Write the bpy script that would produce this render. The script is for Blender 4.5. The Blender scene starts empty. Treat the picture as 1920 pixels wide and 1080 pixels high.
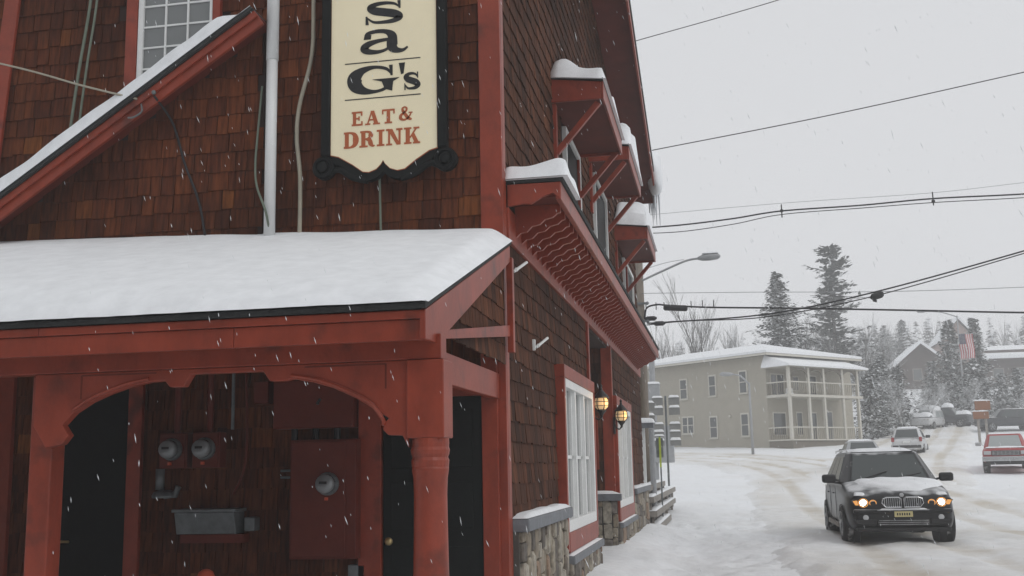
import bpy, math, random
from mathutils import Vector, Matrix, noise
R = math.radians
random.seed(7)
sc = bpy.context.scene
COL = sc.collection

# ---------------------------------------------------------------- camera
cam_d = bpy.data.cameras.new('camera')
cam_d.sensor_width = 36.0
cam_d.lens = 37.97
cam_d.clip_start = 0.05
cam_d.clip_end = 3000
cam = bpy.data.objects.new('camera', cam_d)
COL.objects.link(cam)
ROT = ((0.981579, 0.050971, 0.184132), (0.189973, -0.157912, -0.969007), (-0.020314, 0.986137, -0.164686))
cam.matrix_world = Matrix.Translation((0, 0, 1.6)) @ Matrix(ROT).to_4x4()
sc.camera = cam

# ---------------------------------------------------------------- world, sun, exposure
SUN_EL, SUN_AZ = 48.0, 118.0        # azimuth measured from +Y towards +X
w = bpy.data.worlds.new('World')
sc.world = w
w.use_nodes = True
nt = w.node_tree
nt.nodes.clear()
out = nt.nodes.new('ShaderNodeOutputWorld')
bg = nt.nodes.new('ShaderNodeBackground')
sky = nt.nodes.new('ShaderNodeTexSky')
sky.sky_type = 'NISHITA'
sky.sun_disc = False
sky.sun_elevation = R(SUN_EL)
sky.sun_rotation = R(SUN_AZ)
sky.dust_density = 4.0
hs = nt.nodes.new('ShaderNodeHueSaturation')
hs.inputs['Saturation'].default_value = 0.10
mx = nt.nodes.new('ShaderNodeMixRGB')
mx.inputs[0].default_value = 0.82
mx.inputs[2].default_value = (7.8, 7.9, 8.15, 1)     # even cloud layer
nt.links.new(sky.outputs[0], hs.inputs['Color'])
nt.links.new(hs.outputs[0], mx.inputs[1])
nt.links.new(mx.outputs[0], bg.inputs[0])
bg.inputs[1].default_value = 0.10
nt.links.new(bg.outputs[0], out.inputs[0])
sd = bpy.data.lights.new('sun', 'SUN')
sd.energy = 0.5
sd.angle = R(25)
sd.color = (1.0, 0.97, 0.94)
sun = bpy.data.objects.new('sun', sd)
COL.objects.link(sun)
az = R(SUN_AZ)
el = R(SUN_EL)
sdir = Vector((math.sin(az) * math.cos(el), math.cos(az) * math.cos(el), math.sin(el)))
sun.rotation_euler = sdir.to_track_quat('Z', 'Y').to_euler()
sun.location = (30, -20, 40)
sc.view_settings.view_transform = 'Standard'
sc.view_settings.look = 'None'
sc.view_settings.gamma = 1
sc.view_settings.exposure = 0.0
sc.view_settings.use_curve_mapping = False
sc.cycles.use_denoising = True
sc.cycles.max_bounces = 8
sc.cycles.transparent_max_bounces = 8
sc.cycles.volume_bounces = 4

# ---------------------------------------------------------------- materials
MATS = {}


def new_mat(name):
    m = bpy.data.materials.new(name)
    m.use_nodes = True
    MATS[name] = m
    n = m.node_tree.nodes
    return m, n, m.node_tree.links, n['Principled BSDF']


def mat(name, col, rough=.6, var=.12, scale=6., bump=.15, bscale=40., spec=.4, metal=0., stretch=(1, 1, 1), snow=0., snowlo=.35,
        emit=None, rnd=0., dirt=None):
    m, n, l, p = new_mat(name)
    p.inputs['Roughness'].default_value = rough
    p.inputs['Metallic'].default_value = metal
    p.inputs['Specular IOR Level'].default_value = spec
    tc = n.new('ShaderNodeTexCoord')
    mp = n.new('ShaderNodeMapping')
    mp.inputs['Scale'].default_value = stretch
    l.new(tc.outputs['Object'], mp.inputs[0])
    nz = n.new('ShaderNodeTexNoise')
    nz.inputs['Scale'].default_value = scale
    nz.inputs['Detail'].default_value = 5
    nz.inputs['Roughness'].default_value = .65
    l.new(mp.outputs[0], nz.inputs['Vector'])
    rp = n.new('ShaderNodeMapRange')
    rp.inputs['From Min'].default_value = .3
    rp.inputs['From Max'].default_value = .7
    rp.inputs['To Min'].default_value = 1 - var
    rp.inputs['To Max'].default_value = 1 + var
    l.new(nz.outputs[0], rp.inputs[0])
    fac = rp.outputs[0]
    if rnd:
        oi = n.new('ShaderNodeObjectInfo')
        r2 = n.new('ShaderNodeMapRange')
        r2.inputs['To Min'].default_value = 1 - rnd
        r2.inputs['To Max'].default_value = 1 + rnd
        l.new(oi.outputs['Random'], r2.inputs[0])
        mu = n.new('ShaderNodeMath')
        mu.operation = 'MULTIPLY'
        l.new(fac, mu.inputs[0])
        l.new(r2.outputs[0], mu.inputs[1])
        fac = mu.outputs[0]
    vm = n.new('ShaderNodeVectorMath')
    vm.operation = 'SCALE'
    vm.inputs[0].default_value = col
    l.new(fac, vm.inputs['Scale'])
    c = vm.outputs[0]
    if dirt:
        n3 = n.new('ShaderNodeTexNoise')
        n3.inputs['Scale'].default_value = dirt[1]
        n3.inputs['Detail'].default_value = 6
        l.new(tc.outputs['Object'], n3.inputs['Vector'])
        r3 = n.new('ShaderNodeMapRange')
        r3.inputs['From Min'].default_value = dirt[2]
        r3.inputs['From Max'].default_value = dirt[2] + .15
        l.new(n3.outputs[0], r3.inputs[0])
        m3 = n.new('ShaderNodeMixRGB')
        l.new(r3.outputs[0], m3.inputs[0])
        l.new(c, m3.inputs[1])
        m3.inputs[2].default_value = (*dirt[0], 1)
        c = m3.outputs[0]
    if snow:
        g = n.new('ShaderNodeNewGeometry')
        sx = n.new('ShaderNodeSeparateXYZ')
        l.new(g.outputs['Normal'], sx.inputs[0])
        n2 = n.new('ShaderNodeTexNoise')
        n2.inputs['Scale'].default_value = 2.5
        l.new(tc.outputs['Object'], n2.inputs['Vector'])
        ad = n.new('ShaderNodeMath')
        ad.operation = 'MULTIPLY_ADD'
        l.new(n2.outputs[0], ad.inputs[0])
        ad.inputs[1].default_value = .8
        l.new(sx.outputs[2], ad.inputs[2])
        rs = n.new('ShaderNodeMapRange')
        rs.inputs['From Min'].default_value = snowlo + .4
        rs.inputs['From Max'].default_value = snowlo + .6
        rs.inputs['To Max'].default_value = snow
        l.new(ad.outputs[0], rs.inputs[0])
        ms = n.new('ShaderNodeMixRGB')
        l.new(rs.outputs[0], ms.inputs[0])
        l.new(c, ms.inputs[1])
        ms.inputs[2].default_value = (.8, .82, .84, 1)
        c = ms.outputs[0]
    l.new(c, p.inputs['Base Color'])
    if bump:
        nb = n.new('ShaderNodeTexNoise')
        nb.inputs['Scale'].default_value = bscale
        nb.inputs['Detail'].default_value = 4
        l.new(mp.outputs[0], nb.inputs['Vector'])
        bp = n.new('ShaderNodeBump')
        bp.inputs['Strength'].default_value = bump
        bp.inputs['Distance'].default_value = .01
        l.new(nb.outputs[0], bp.inputs['Height'])
        l.new(bp.outputs[0], p.inputs['Normal'])
    if emit:
        p.inputs['Emission Color'].default_value = (*emit[0], 1)
        p.inputs['Emission Strength'].default_value = emit[1]
    return m


def shingle_mat(name, ramp):
    m, n, l, p = new_mat(name)
    p.inputs['Roughness'].default_value = .8
    p.inputs['Specular IOR Level'].default_value = .08
    at = n.new('ShaderNodeAttribute')
    at.attribute_name = 'tone'
    oi = n.new('ShaderNodeObjectInfo')
    ad = n.new('ShaderNodeMath')
    ad.operation = 'ADD'
    l.new(at.outputs['Fac'], ad.inputs[0])
    l.new(oi.outputs['Random'], ad.inputs[1])
    fr = n.new('ShaderNodeMath')
    fr.operation = 'FRACT'
    l.new(ad.outputs[0], fr.inputs[0])
    cr = n.new('ShaderNodeValToRGB')
    e = cr.color_ramp.elements
    e[0].position, e[0].color = ramp[0][0], (*ramp[0][1], 1)
    e[1].position, e[1].color = ramp[-1][0], (*ramp[-1][1], 1)
    for q, c in ramp[1:-1]:
        k = e.new(q)
        k.color = (*c, 1)
    l.new(fr.outputs[0], cr.inputs[0])
    g = n.new('ShaderNodeNewGeometry')
    mp = n.new('ShaderNodeMapping')
    mp.inputs['Scale'].default_value = (38, 38, 3)
    l.new(g.outputs['Position'], mp.inputs[0])
    nz = n.new('ShaderNodeTexNoise')
    nz.inputs['Scale'].default_value = 1.
    nz.inputs['Detail'].default_value = 5
    l.new(mp.outputs[0], nz.inputs['Vector'])
    n2 = n.new('ShaderNodeTexNoise')
    n2.inputs['Scale'].default_value = .9
    n2.inputs['Detail'].default_value = 4
    l.new(g.outputs['Position'], n2.inputs['Vector'])
    r1 = n.new('ShaderNodeMapRange')
    r1.inputs['From Min'].default_value, r1.inputs['From Max'].default_value = .3, .7
    r1.inputs['To Min'].default_value, r1.inputs['To Max'].default_value = .55, 1.45
    l.new(nz.outputs[0], r1.inputs[0])
    r2 = n.new('ShaderNodeMapRange')
    r2.inputs['From Min'].default_value, r2.inputs['From Max'].default_value = .35, .65
    r2.inputs['To Min'].default_value, r2.inputs['To Max'].default_value = .7, 1.3
    l.new(n2.outputs[0], r2.inputs[0])
    mu = n.new('ShaderNodeMath')
    mu.operation = 'MULTIPLY'
    l.new(r1.outputs[0], mu.inputs[0])
    l.new(r2.outputs[0], mu.inputs[1])
    vm = n.new('ShaderNodeVectorMath')
    vm.operation = 'SCALE'
    l.new(cr.outputs[0], vm.inputs[0])
    l.new(mu.outputs[0], vm.inputs['Scale'])
    l.new(vm.outputs[0], p.inputs['Base Color'])
    bp = n.new('ShaderNodeBump')
    bp.inputs['Strength'].default_value = .5
    bp.inputs['Distance'].default_value = .01
    l.new(nz.outputs[0], bp.inputs['Height'])
    l.new(bp.outputs[0], p.inputs['Normal'])
    return m


def glass_mat(name, col, rough=.06, spec=.8):
    m, n, l, p = new_mat(name)
    p.inputs['Base Color'].default_value = (*col, 1)
    p.inputs['Roughness'].default_value = rough
    p.inputs['Specular IOR Level'].default_value = spec
    tc = n.new('ShaderNodeTexCoord')
    nz = n.new('ShaderNodeTexNoise')
    nz.inputs['Scale'].default_value = 1.7
    l.new(tc.outputs['Object'], nz.inputs['Vector'])
    bp = n.new('ShaderNodeBump')
    bp.inputs['Strength'].default_value = .12
    bp.inputs['Distance'].default_value = .02
    l.new(nz.outputs[0], bp.inputs['Height'])
    l.new(bp.outputs[0], p.inputs['Normal'])
    return m


def snow_mat(name, col=(.83, .85, .87), dirtcol=None, attr=None, bump=.35, bscale=9.):
    m, n, l, p = new_mat(name)
    p.inputs['Roughness'].default_value = .75
    p.inputs['Specular IOR Level'].default_value = .2
    g = n.new('ShaderNodeNewGeometry')
    nz = n.new('ShaderNodeTexNoise')
    nz.inputs['Scale'].default_value = bscale
    nz.inputs['Detail'].default_value = 7
    nz.inputs['Roughness'].default_value = .7
    l.new(g.outputs['Position'], nz.inputs['Vector'])
    n2 = n.new('ShaderNodeTexNoise')
    n2.inputs['Scale'].default_value = .35
    n2.inputs['Detail'].default_value = 8
    n2.inputs['Roughness'].default_value = .68
    l.new(g.outputs['Position'], n2.inputs['Vector'])
    r1 = n.new('ShaderNodeMapRange')
    r1.inputs['From Min'].default_value, r1.inputs['From Max'].default_value = .3, .7
    r1.inputs['To Min'].default_value, r1.inputs['To Max'].default_value = .90, 1.05
    l.new(nz.outputs[0], r1.inputs[0])
    vm = n.new('ShaderNodeVectorMath')
    vm.operation = 'SCALE'
    vm.inputs[0].default_value = col
    l.new(r1.outputs[0], vm.inputs['Scale'])
    c = vm.outputs[0]
    if dirtcol:
        at = n.new('ShaderNodeAttribute')
        at.attribute_name = attr
        r2 = n.new('ShaderNodeMapRange')
        r2.inputs['From Min'].default_value, r2.inputs['From Max'].default_value = .32, .68
        r2.inputs['To Min'].default_value, r2.inputs['To Max'].default_value = .25, 1.25
        l.new(n2.outputs[0], r2.inputs[0])
        mu = n.new('ShaderNodeMath')
        mu.operation = 'MULTIPLY'
        mu.use_clamp = True
        l.new(at.outputs['Fac'], mu.inputs[0])
        l.new(r2.outputs[0], mu.inputs[1])
        mm = n.new('ShaderNodeMixRGB')
        l.new(mu.outputs[0], mm.inputs[0])
        l.new(c, mm.inputs[1])
        mm.inputs[2].default_value = (*dirtcol, 1)
        c = mm.outputs[0]
    l.new(c, p.inputs['Base Color'])
    bp = n.new('ShaderNodeBump')
    bp.inputs['Strength'].default_value = bump
    bp.inputs['Distance'].default_value = .03
    l.new(nz.outputs[0], bp.inputs['Height'])
    l.new(bp.outputs[0], p.inputs['Normal'])
    return m


def stone_mat(name, cols, rough=.8):
    m, n, l, p = new_mat(name)
    p.inputs['Roughness'].default_value = rough
    oi = n.new('ShaderNodeObjectInfo')
    cr = n.new('ShaderNodeValToRGB')
    e = cr.color_ramp.elements
    cr.color_ramp.interpolation = 'CONSTANT'
    e[0].color = (*cols[0], 1)
    e[1].color = (*cols[-1], 1)
    e[1].position = 1 - 1 / len(cols)
    for i, c in enumerate(cols[1:-1]):
        k = e.new((i + 1) / len(cols))
        k.color = (*c, 1)
    l.new(oi.outputs['Random'], cr.inputs[0])
    g = n.new('ShaderNodeNewGeometry')
    nz = n.new('ShaderNodeTexNoise')
    nz.inputs['Scale'].default_value = 14
    nz.inputs['Detail'].default_value = 6
    l.new(g.outputs['Position'], nz.inputs['Vector'])
    r1 = n.new('ShaderNodeMapRange')
    r1.inputs['From Min'].default_value, r1.inputs['From Max'].default_value = .3, .7
    r1.inputs['To Min'].default_value, r1.inputs['To Max'].default_value = .6, 1.4
    l.new(nz.outputs[0], r1.inputs[0])
    vm = n.new('ShaderNodeVectorMath')
    vm.operation = 'SCALE'
    l.new(cr.outputs[0], vm.inputs[0])
    l.new(r1.outputs[0], vm.inputs['Scale'])
    l.new(vm.outputs[0], p.inputs['Base Color'])
    bp = n.new('ShaderNodeBump')
    bp.inputs['Strength'].default_value = .7
    bp.inputs['Distance'].default_value = .02
    l.new(nz.outputs[0], bp.inputs['Height'])
    l.new(bp.outputs[0], p.inputs['Normal'])
    return m


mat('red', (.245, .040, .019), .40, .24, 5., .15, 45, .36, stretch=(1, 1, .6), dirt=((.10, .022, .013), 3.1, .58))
mat('red_shaded', (.12, .021, .012), .6, .18, 3., .15, 50, .25)  # same red paint, darkened for the shade under roofs and inside the porch
mat('backing', (.03, .016, .012), .9, .1)
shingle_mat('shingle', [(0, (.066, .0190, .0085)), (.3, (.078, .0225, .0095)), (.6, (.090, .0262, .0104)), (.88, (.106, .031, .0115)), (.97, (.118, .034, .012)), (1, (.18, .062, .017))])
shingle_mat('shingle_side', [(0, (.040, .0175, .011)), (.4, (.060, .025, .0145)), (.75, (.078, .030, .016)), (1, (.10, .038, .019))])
snow_mat('snow', bump=.14, bscale=6.)
snow_mat('snow_ground', (.83, .85, .87), (.55, .51, .44), 'dirt', .8, 5.)
mat('white_paint', (.72, .73, .72), .5, .06, 5., .1)
mat('pipe_white', (.70, .71, .71), .4, .06, 3., .05)
glass_mat('glass_window', (.055, .062, .062))
glass_mat('glass_pale', (.17, .18, .18), .1, .6)
glass_mat('glass_dark', (.008, .010, .010), .45, .06)
mat('black_metal', (.012, .012, .013), .45, .2, 20, .2, 80)
mat('black_wood', (.006, .007, .007), .6, .25, 8., .2, 50, .15)
mat('door_dark', (.007, .009, .0085), .6, .2, 6., .15, 60, .15)
mat('cream', (.90, .80, .56), .5, .04, 2.5, .05)
mat('orange_paint', (.42, .105, .035), .5, .08)
mat('slate', (.16, .17, .185), .6, .2, 9., .35, 30)
stone_mat('stone', [(.22, .19, .15), (.14, .115, .09), (.27, .235, .18), (.10, .085, .07), (.20, .165, .12), (.30, .27, .22), (.17, .15, .13), (.23, .16, .11)])
mat('mortar', (.10, .09, .08), .95, .2)
mat('asphalt_roof', (.03, .031, .031), .9, .25, 30., .4, 90)
mat('cable_beige', (.36, .33, .26), .6, .1)
mat('cable_green', (.14, .17, .13), .6, .1)
mat('cable_black', (.016, .016, .018), .6, .1)
mat('galv', (.15, .165, .17), .5, .3, 6., .15, 40, .4, .4)
mat('meter_glass', (.22, .235, .24), .12, .05, spec=.8)
mat('orange_cap', (.60, .10, .045), .45, .1)
mat('brass', (.45, .34, .16), .35, .15, metal=.7)
mat('lamp_glow', (.9, .6, .25), .4, 0, emit=((1., .68, .36), 6.0), bump=0)
mat('lamp_glass', (.8, .55, .25), .25, .05, emit=((1., .74, .44), .28), bump=0)
mat('wood_pole', (.22, .19, .16), .85, .25, 8., .4, 40, stretch=(4, 4, .5))
mat('lamp_grey', (.30, .31, .32), .5, .1)
mat('weathered', (.26, .24, .215), .85, .25, 6., .3, 40)
mat('plastic_black', (.012, .012, .013), .5, .1)


# ---------------------------------------------------------------- mesh helpers
class MB:
    def __init__(s):
        s.v, s.f, s.tone = [], [], []

    def add(s, vs, fs, tone=None):
        o = len(s.v)
        s.v += [tuple(q) for q in vs]
        s.f += [tuple(i + o for i in q) for q in fs]
        if tone is not None:
            s.tone += [tone] * len(vs)
        return s

    def box(s, x0, x1, y0, y1, z0, z1, tone=None):
        x0, x1 = min(x0, x1), max(x0, x1)
        y0, y1 = min(y0, y1), max(y0, y1)
        z0, z1 = min(z0, z1), max(z0, z1)
        return s.add([(x0, y0, z0), (x1, y0, z0), (x1, y1, z0), (x0, y1, z0), (x0, y0, z1), (x1, y0, z1), (x1, y1, z1), (x0, y1, z1)],
                     [(3, 2, 1, 0), (4, 5, 6, 7), (0, 1, 5, 4), (1, 2, 6, 5), (2, 3, 7, 6), (3, 0, 4, 7)], tone)

    def beam(s, p, q, w, h, up=(0, 0, 1)):
        p, q = Vector(p), Vector(q)
        d = (q - p).normalized()
        a = d.cross(Vector(up))
        if a.length < 1e-4:
            a = d.cross(Vector((1, 0, 0)))
        a.normalize()
        b = a.cross(d)
        vs = []
        for c in (p, q):
            for i, j in ((-1, -1), (1, -1), (1, 1), (-1, 1)):
                vs.append(c + a * (i * w / 2) + b * (j * h / 2))
        return s.add(vs, [(0, 1, 2, 3), (7, 6, 5, 4), (0, 4, 5, 1), (1, 5, 6, 2), (2, 6, 7, 3), (3, 7, 4, 0)])

    def prism(s, poly, fn, d0, d1):
        """poly: 2D outline; fn(a, b, d) -> 3D"""
        n = len(poly)
        vs = [fn(a, b, d0) for a, b in poly] + [fn(a, b, d1) for a, b in poly]
        fs = [tuple(range(n - 1, -1, -1)), tuple(range(n, 2 * n))] + [(i, (i + 1) % n, n + (i + 1) % n, n + i) for i in range(n)]
        return s.add(vs, fs)

    def tube(s, pts, r, n=8, cap=True):
        pts = [Vector(p) for p in pts]
        rs = r if isinstance(r, (list, tuple)) else [r] * len(pts)
        vs, fs = [], []
        for i, p in enumerate(pts):
            d = (pts[min(i + 1, len(pts) - 1)] - pts[max(i - 1, 0)])
            d = d.normalized() if d.length > 1e-9 else Vector((0, 0, 1))
            a = d.cross(Vector((0, 0, 1)) if abs(d.z) < .9 else Vector((0, 1, 0))).normalized()
            b = a.cross(d)
            for k in range(n):
                t = 2 * math.pi * k / n
                vs.append(p + (a * math.cos(t) + b * math.sin(t)) * rs[i])
        for i in range(len(pts) - 1):
            for k in range(n):
                k2 = (k + 1) % n
                fs.append((i * n + k, i * n + k2, (i + 1) * n + k2, (i + 1) * n + k))
        if cap:
            fs.append(tuple(range(n - 1, -1, -1)))
            fs.append(tuple((len(pts) - 1) * n + k for k in range(n)))
        return s.add(vs, fs)

    def lathe(s, prof, c, n=16, axis='z', g=1.):
        """prof: [(r, h)...] along axis from c"""
        vs, fs = [], []
        c = Vector(c)
        for r, h in prof:
            for k in range(n):
                t = 2 * math.pi * (k + .5) / n
                a, b = g * r * math.cos(t), r * math.sin(t)
                if axis == 'z':
                    q = Vector((a, b, h))
                elif axis == 'y':
                    q = Vector((a, h, b))
                else:
                    q = Vector((h, a, b))
                vs.append(c + q)
        m = len(prof)
        for i in range(m - 1):
            for k in range(n):
                k2 = (k + 1) % n
                fs.append((i * n + k, i * n + k2, (i + 1) * n + k2, (i + 1) * n + k))
        fs.append(tuple(range(n - 1, -1, -1)))
        fs.append(tuple((m - 1) * n + k for k in range(n)))
        return s.add(vs, fs)

    def ball(s, c, r, nu=10, nv=6):
        rx, ry, rz = r if isinstance(r, (tuple, list)) else (r, r, r)
        vs, fs = [], []
        for j in range(nv + 1):
            ph = math.pi * j / nv - math.pi / 2
            for i in range(nu):
                th = 2 * math.pi * i / nu
                vs.append((c[0] + rx * math.cos(ph) * math.cos(th), c[1] + ry * math.cos(ph) * math.sin(th), c[2] + rz * math.sin(ph)))
        for j in range(nv):
            for i in range(nu):
                i2 = (i + 1) % nu
                fs.append((j * nu + i, j * nu + i2, (j + 1) * nu + i2, (j + 1) * nu + i))
        return s.add(vs, fs)

    def grid(s, fn, nu, nv):
        vs = [fn(i / nu, j / nv) for j in range(nv + 1) for i in range(nu + 1)]
        fs = [(j * (nu + 1) + i, j * (nu + 1) + i + 1, (j + 1) * (nu + 1) + i + 1, (j + 1) * (nu + 1) + i) for j in range(nv) for i in range(nu)]
        return s.add(vs, fs)

    def mesh(s, name):
        me = bpy.data.meshes.new(name)
        me.from_pydata(s.v, [], s.f)
        if s.tone and len(s.tone) == len(s.v):
            a = me.attributes.new('tone', 'FLOAT', 'POINT')
            a.data.foreach_set('value', s.tone)
        me.update()
        return me

    def build(s, name, m, parent=None, smooth=False, bevel=0., sub=0, kind=None, label=None, cat=None, group=None):
        me = s.mesh(name)
        me.materials.append(MATS[m])
        return link(me, name, parent, smooth, bevel, sub, kind, label, cat, group)


def link(me, name, parent=None, smooth=False, bevel=0., sub=0, kind=None, label=None, cat=None, group=None):
    o = bpy.data.objects.new(name, me)
    COL.objects.link(o)
    if smooth:
        for p in me.polygons:
            p.use_smooth = True
    if bevel:
        b = o.modifiers.new('bevel', 'BEVEL')
        b.width = bevel
        b.segments = 2
        b.limit_method = 'ANGLE'
    if sub:
        b = o.modifiers.new('sub', 'SUBSURF')
        b.levels = b.render_levels = sub
    if parent:
        adopt(o, parent)
    tag(o, label, cat, group, kind)
    return o


def adopt(o, p):
    o.parent = p
    o.matrix_parent_inverse = WM(p).inverted()


def WM(o):
    b = o.matrix_basis.copy()
    if o.parent:
        return WM(o.parent) @ o.matrix_parent_inverse @ b
    return b


def tag(o, label=None, cat=None, group=None, kind=None):
    if label:
        o['label'] = label
    if cat:
        o['category'] = cat
    if group:
        o['group'] = group
    if kind:
        o['kind'] = kind
    return o


def thing(name, label, cat, loc=(0, 0, 0), group=None, rz=0):
    o = bpy.data.objects.new(name, None)
    o.location = loc
    o.rotation_euler = (0, 0, rz)
    o.empty_display_size = .2
    COL.objects.link(o)
    return tag(o, label, cat, group)


def B(name, m, parent, *b, bevel=0., **k):
    """one box part"""
    return MB().box(*b).build(name, m, parent, bevel=bevel, **k)


XZ = lambda a, b, d: (a, d, b)
YZ = lambda a, b, d: (d, a, b)
XY = lambda a, b, d: (a, b, d)


def sm(a, b, x):
    t = max(0, min(1, (x - a) / (b - a)))
    return t * t * (3 - 2 * t)


def nz(x, y, z=0):
    return noise.noise(Vector((x, y, z)))


def lerp_tab(tab, x):
    if x <= tab[0][0]:
        return tab[0][1]
    for (a, p), (b, q) in zip(tab, tab[1:]):
        if x <= b:
            return p + (q - p) * (x - a) / (b - a)
    return tab[-1][1]


def catmull(pts, n=8):
    pts = [tuple(p) for p in pts]
    P = [pts[0]] + pts + [pts[-1]]
    o = []
    for i in range(1, len(P) - 2):
        for k in range(n):
            t = k / n
            o.append(tuple(.5 * ((2 * b) + (-a + c) * t + (2 * a - 5 * b + 4 * c - d) * t * t + (-a + 3 * b - 3 * c + d) * t ** 3)
                           for a, b, c, d in zip(P[i - 1], P[i], P[i + 1], P[i + 2])))
    o.append(pts[-1])
    return o


def snow_mound(x0, x1, y0, y1, z, h, seed=0, nu=14, nv=12, p=.35, wave=.25, over=.03):
    """a closed rounded slab of settled snow lying on z"""
    m = MB()

    def top(u, v):
        x = x0 - over + (x1 - x0 + 2 * over) * u
        y = y0 - over + (y1 - y0 + 2 * over) * v
        e = max(0, (1 - abs(2 * u - 1) ** 5)) * max(0, (1 - abs(2 * v - 1) ** 5))
        hh = h * (1 + wave * nz(x * 1.9 + seed, y * 1.9, seed * 3.1) * 1.6) * e ** p
        k = 1 - .0 * e
        return (x, y, z + max(0, hh))
    m.grid(top, nu, nv)
    m.grid(lambda u, v: (x0 - over + (x1 - x0 + 2 * over) * (1 - u), y0 - over + (y1 - y0 + 2 * over) * v, z - .004), 1, 1)
    return m


# ---------------------------------------------------------------- ground and roads
HT = [(-40, 0), (28, 0), (40, .33), (52, .9), (66, 1.9), (76, 2.65), (95, 3.5), (120, 4.5), (150, 8.2), (200, 14), (300, 25), (600, 40)]


def T(x, y):
    z = sum(lerp_tab(HT, y + d) for d in (-5, -2.5, 0, 2.5, 5)) / 5
    if y < 60:                                   # bank swept against the wall
        z += .30 * sm(-.35, -1.75, x) * sm(28, 24.8, y)
    z += 2.6 * sm(122, 140, y) * sm(10, 24, x)   # knoll with the houses
    z += .6 * sm(12, 17, x) * sm(90, 100, y) * sm(132, 120, y)
    k = sm(8.9, 10.2, x) * sm(13.0, 11.2, x) * sm(25, 30, y) * sm(48, 42, y)
    z += .16 * k
    z += .05 * nz(x * .6, y * .6) + .028 * nz(x * 2.3, y * 2.3, 3)
    if -2.2 < x < 2.2 and 10 < y < 34:           # trampled footway
        z += (.07 * nz(x * 3.1, y * 2.6, 7) + .05 * nz(x * 6.3, y * 5.6, 4)) * sm(2.2, .8, x) * sm(-1.75, -1.0, x)
    return z


def axis(segs):
    o = []
    for a, b, st in segs:
        n = max(1, round((b - a) / st))
        o += [a + (b - a) * i / n for i in range(n)]
    return o + [segs[-1][1]]


gx = axis([(-300, -60, 40), (-60, -10, 5), (-10, -2, .4), (-2, 2.4, .13), (2.4, 30, .4), (30, 70, 5), (70, 300, 40)])
gy = axis([(-60, 8, 6), (8, 13, .4), (13, 30, .14), (30, 62, .4), (62, 130, .8), (130, 240, 5), (240, 480, 40)])
g = MB()
g.v = [(x, y, T(x, y)) for y in gy for x in gx]
NX = len(gx)
g.f = [(j * NX + i, j * NX + i + 1, (j + 1) * NX + i + 1, (j + 1) * NX + i) for j in range(len(gy) - 1) for i in range(NX - 1)]


def add_attr(me, name, vals):
    a = me.attributes.new(name, 'FLOAT', 'POINT')
    a.data.foreach_set('value', vals)


me = g.mesh('ground')
me.materials.append(MATS['snow_ground'])
add_attr(me, 'dirt', [max(0, .03 + .22 * nz(x * .5, y * .5, 9)) * (1 if y < 130 else 0) for x, y, z in g.v])
link(me, 'ground', smooth=True, kind='structure', label='trampled white snow covering the ground')


def road(name, pts, hw, lanes, label, dz, s0=0.45):
    c = catmull(pts, 56)
    rows = []
    n = 84
    vs, dirt = [], []
    for i, p in enumerate(c):
        a, b = c[max(0, i - 1)], c[min(len(c) - 1, i + 1)]
        d = Vector((b[0] - a[0], b[1] - a[1])).normalized()
        q = Vector((d.y, -d.x))
        for k in range(n + 1):
            t = -1 + 2 * k / n
            off = t * hw
            x, y = p[0] + q.x * off, p[1] + q.y * off
            edge = abs(t) + .10 * nz(x * .35, y * .35, 5) + .06 * nz(x * 1.1, y * 1.1, 6)
            z = T(x, y) + dz + .09 - .20 * sm(.78, 1., edge) - .14 * sm(20, 0, i) - .14 * sm(len(c) - 21, len(c) - 1, i)
            tr = 0
            for L in lanes:
                for s in (-.78, .78):
                    e = (off - L - s - .22 * nz(y * .10, L * 3 + s) - .05 * nz(y * .9, s)) / .27
                    tr = max(tr, math.exp(-e ** 4))
            z -= .05 * tr * (.7 + .6 * nz(x * 2, y * .7, 1))
            z += (.022 * nz(x * 3, y * 1.6, 8) + .012 * nz(x * 7, y * 5, 8)) * (1 - .6 * tr)
            vs.append((x, y, z))
            dd = (.36 + .60 * tr + .35 * nz(x * .5, y * .16, 2)) * sm(1.02, .72, edge)
            dirt.append(max(0, min(1, dd * 1.25)))
    m = MB()
    m.v = vs
    W = n + 1
    m.f = [(j * W + i, j * W + i + 1, (j + 1) * W + i + 1, (j + 1) * W + i) for j in range(len(c) - 1) for i in range(n)]
    me = m.mesh(name)
    me.materials.append(MATS['snow_ground'])
    add_attr(me, 'dirt', dirt)
    link(me, name, smooth=True, kind='structure', label=label)


road('road', [(5., -6), (5., 4), (5., 14), (5., 24), (5.05, 34), (5.1, 43), (4.9, 51), (3.6, 59), (0, 65.5), (-6, 69), (-16, 72), (-40, 76)], 4.6,
     (-1.75, 1.75), 'street of packed tan snow with tyre ruts', .0)
road('side_road', [(6.2, 44), (7.6, 54), (9.6, 64), (12.5, 76), (16, 92), (19.5, 108), (21, 120)], 3.9, (-1.4, 1.5), 'branch road of packed snow climbing past parked cars', .012)

# ---------------------------------------------------------------- restaurant building
XW, YF = -1.85, 9.3
bld = thing('restaurant_building', 'red trimmed restaurant building clad in brown wood shingles with snowy porch', 'building', (-5.2, 15, 0))


def lay(u0, u1, z0, z1, ex, excl, rng, wmin=.10, wmax=.21):
    """rows of shingles: yields (u, z, width)"""
    z = z0
    while z < z1:
        u = u0 - rng.random() * .1
        while u < u1:
            wd = wmin + (wmax - wmin) * rng.random() ** 1.2
            a, b = max(u, u0), min(u + wd, u1)
            if b - a > .03 and not any(e[0] < (a + b) / 2 < e[1] and e[2] < z + ex / 2 < e[3] for e in excl):
                yield a, z + rng.uniform(-.011, .009), b - a - rng.uniform(.004, .010)
            u += wd
        z += ex


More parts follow.
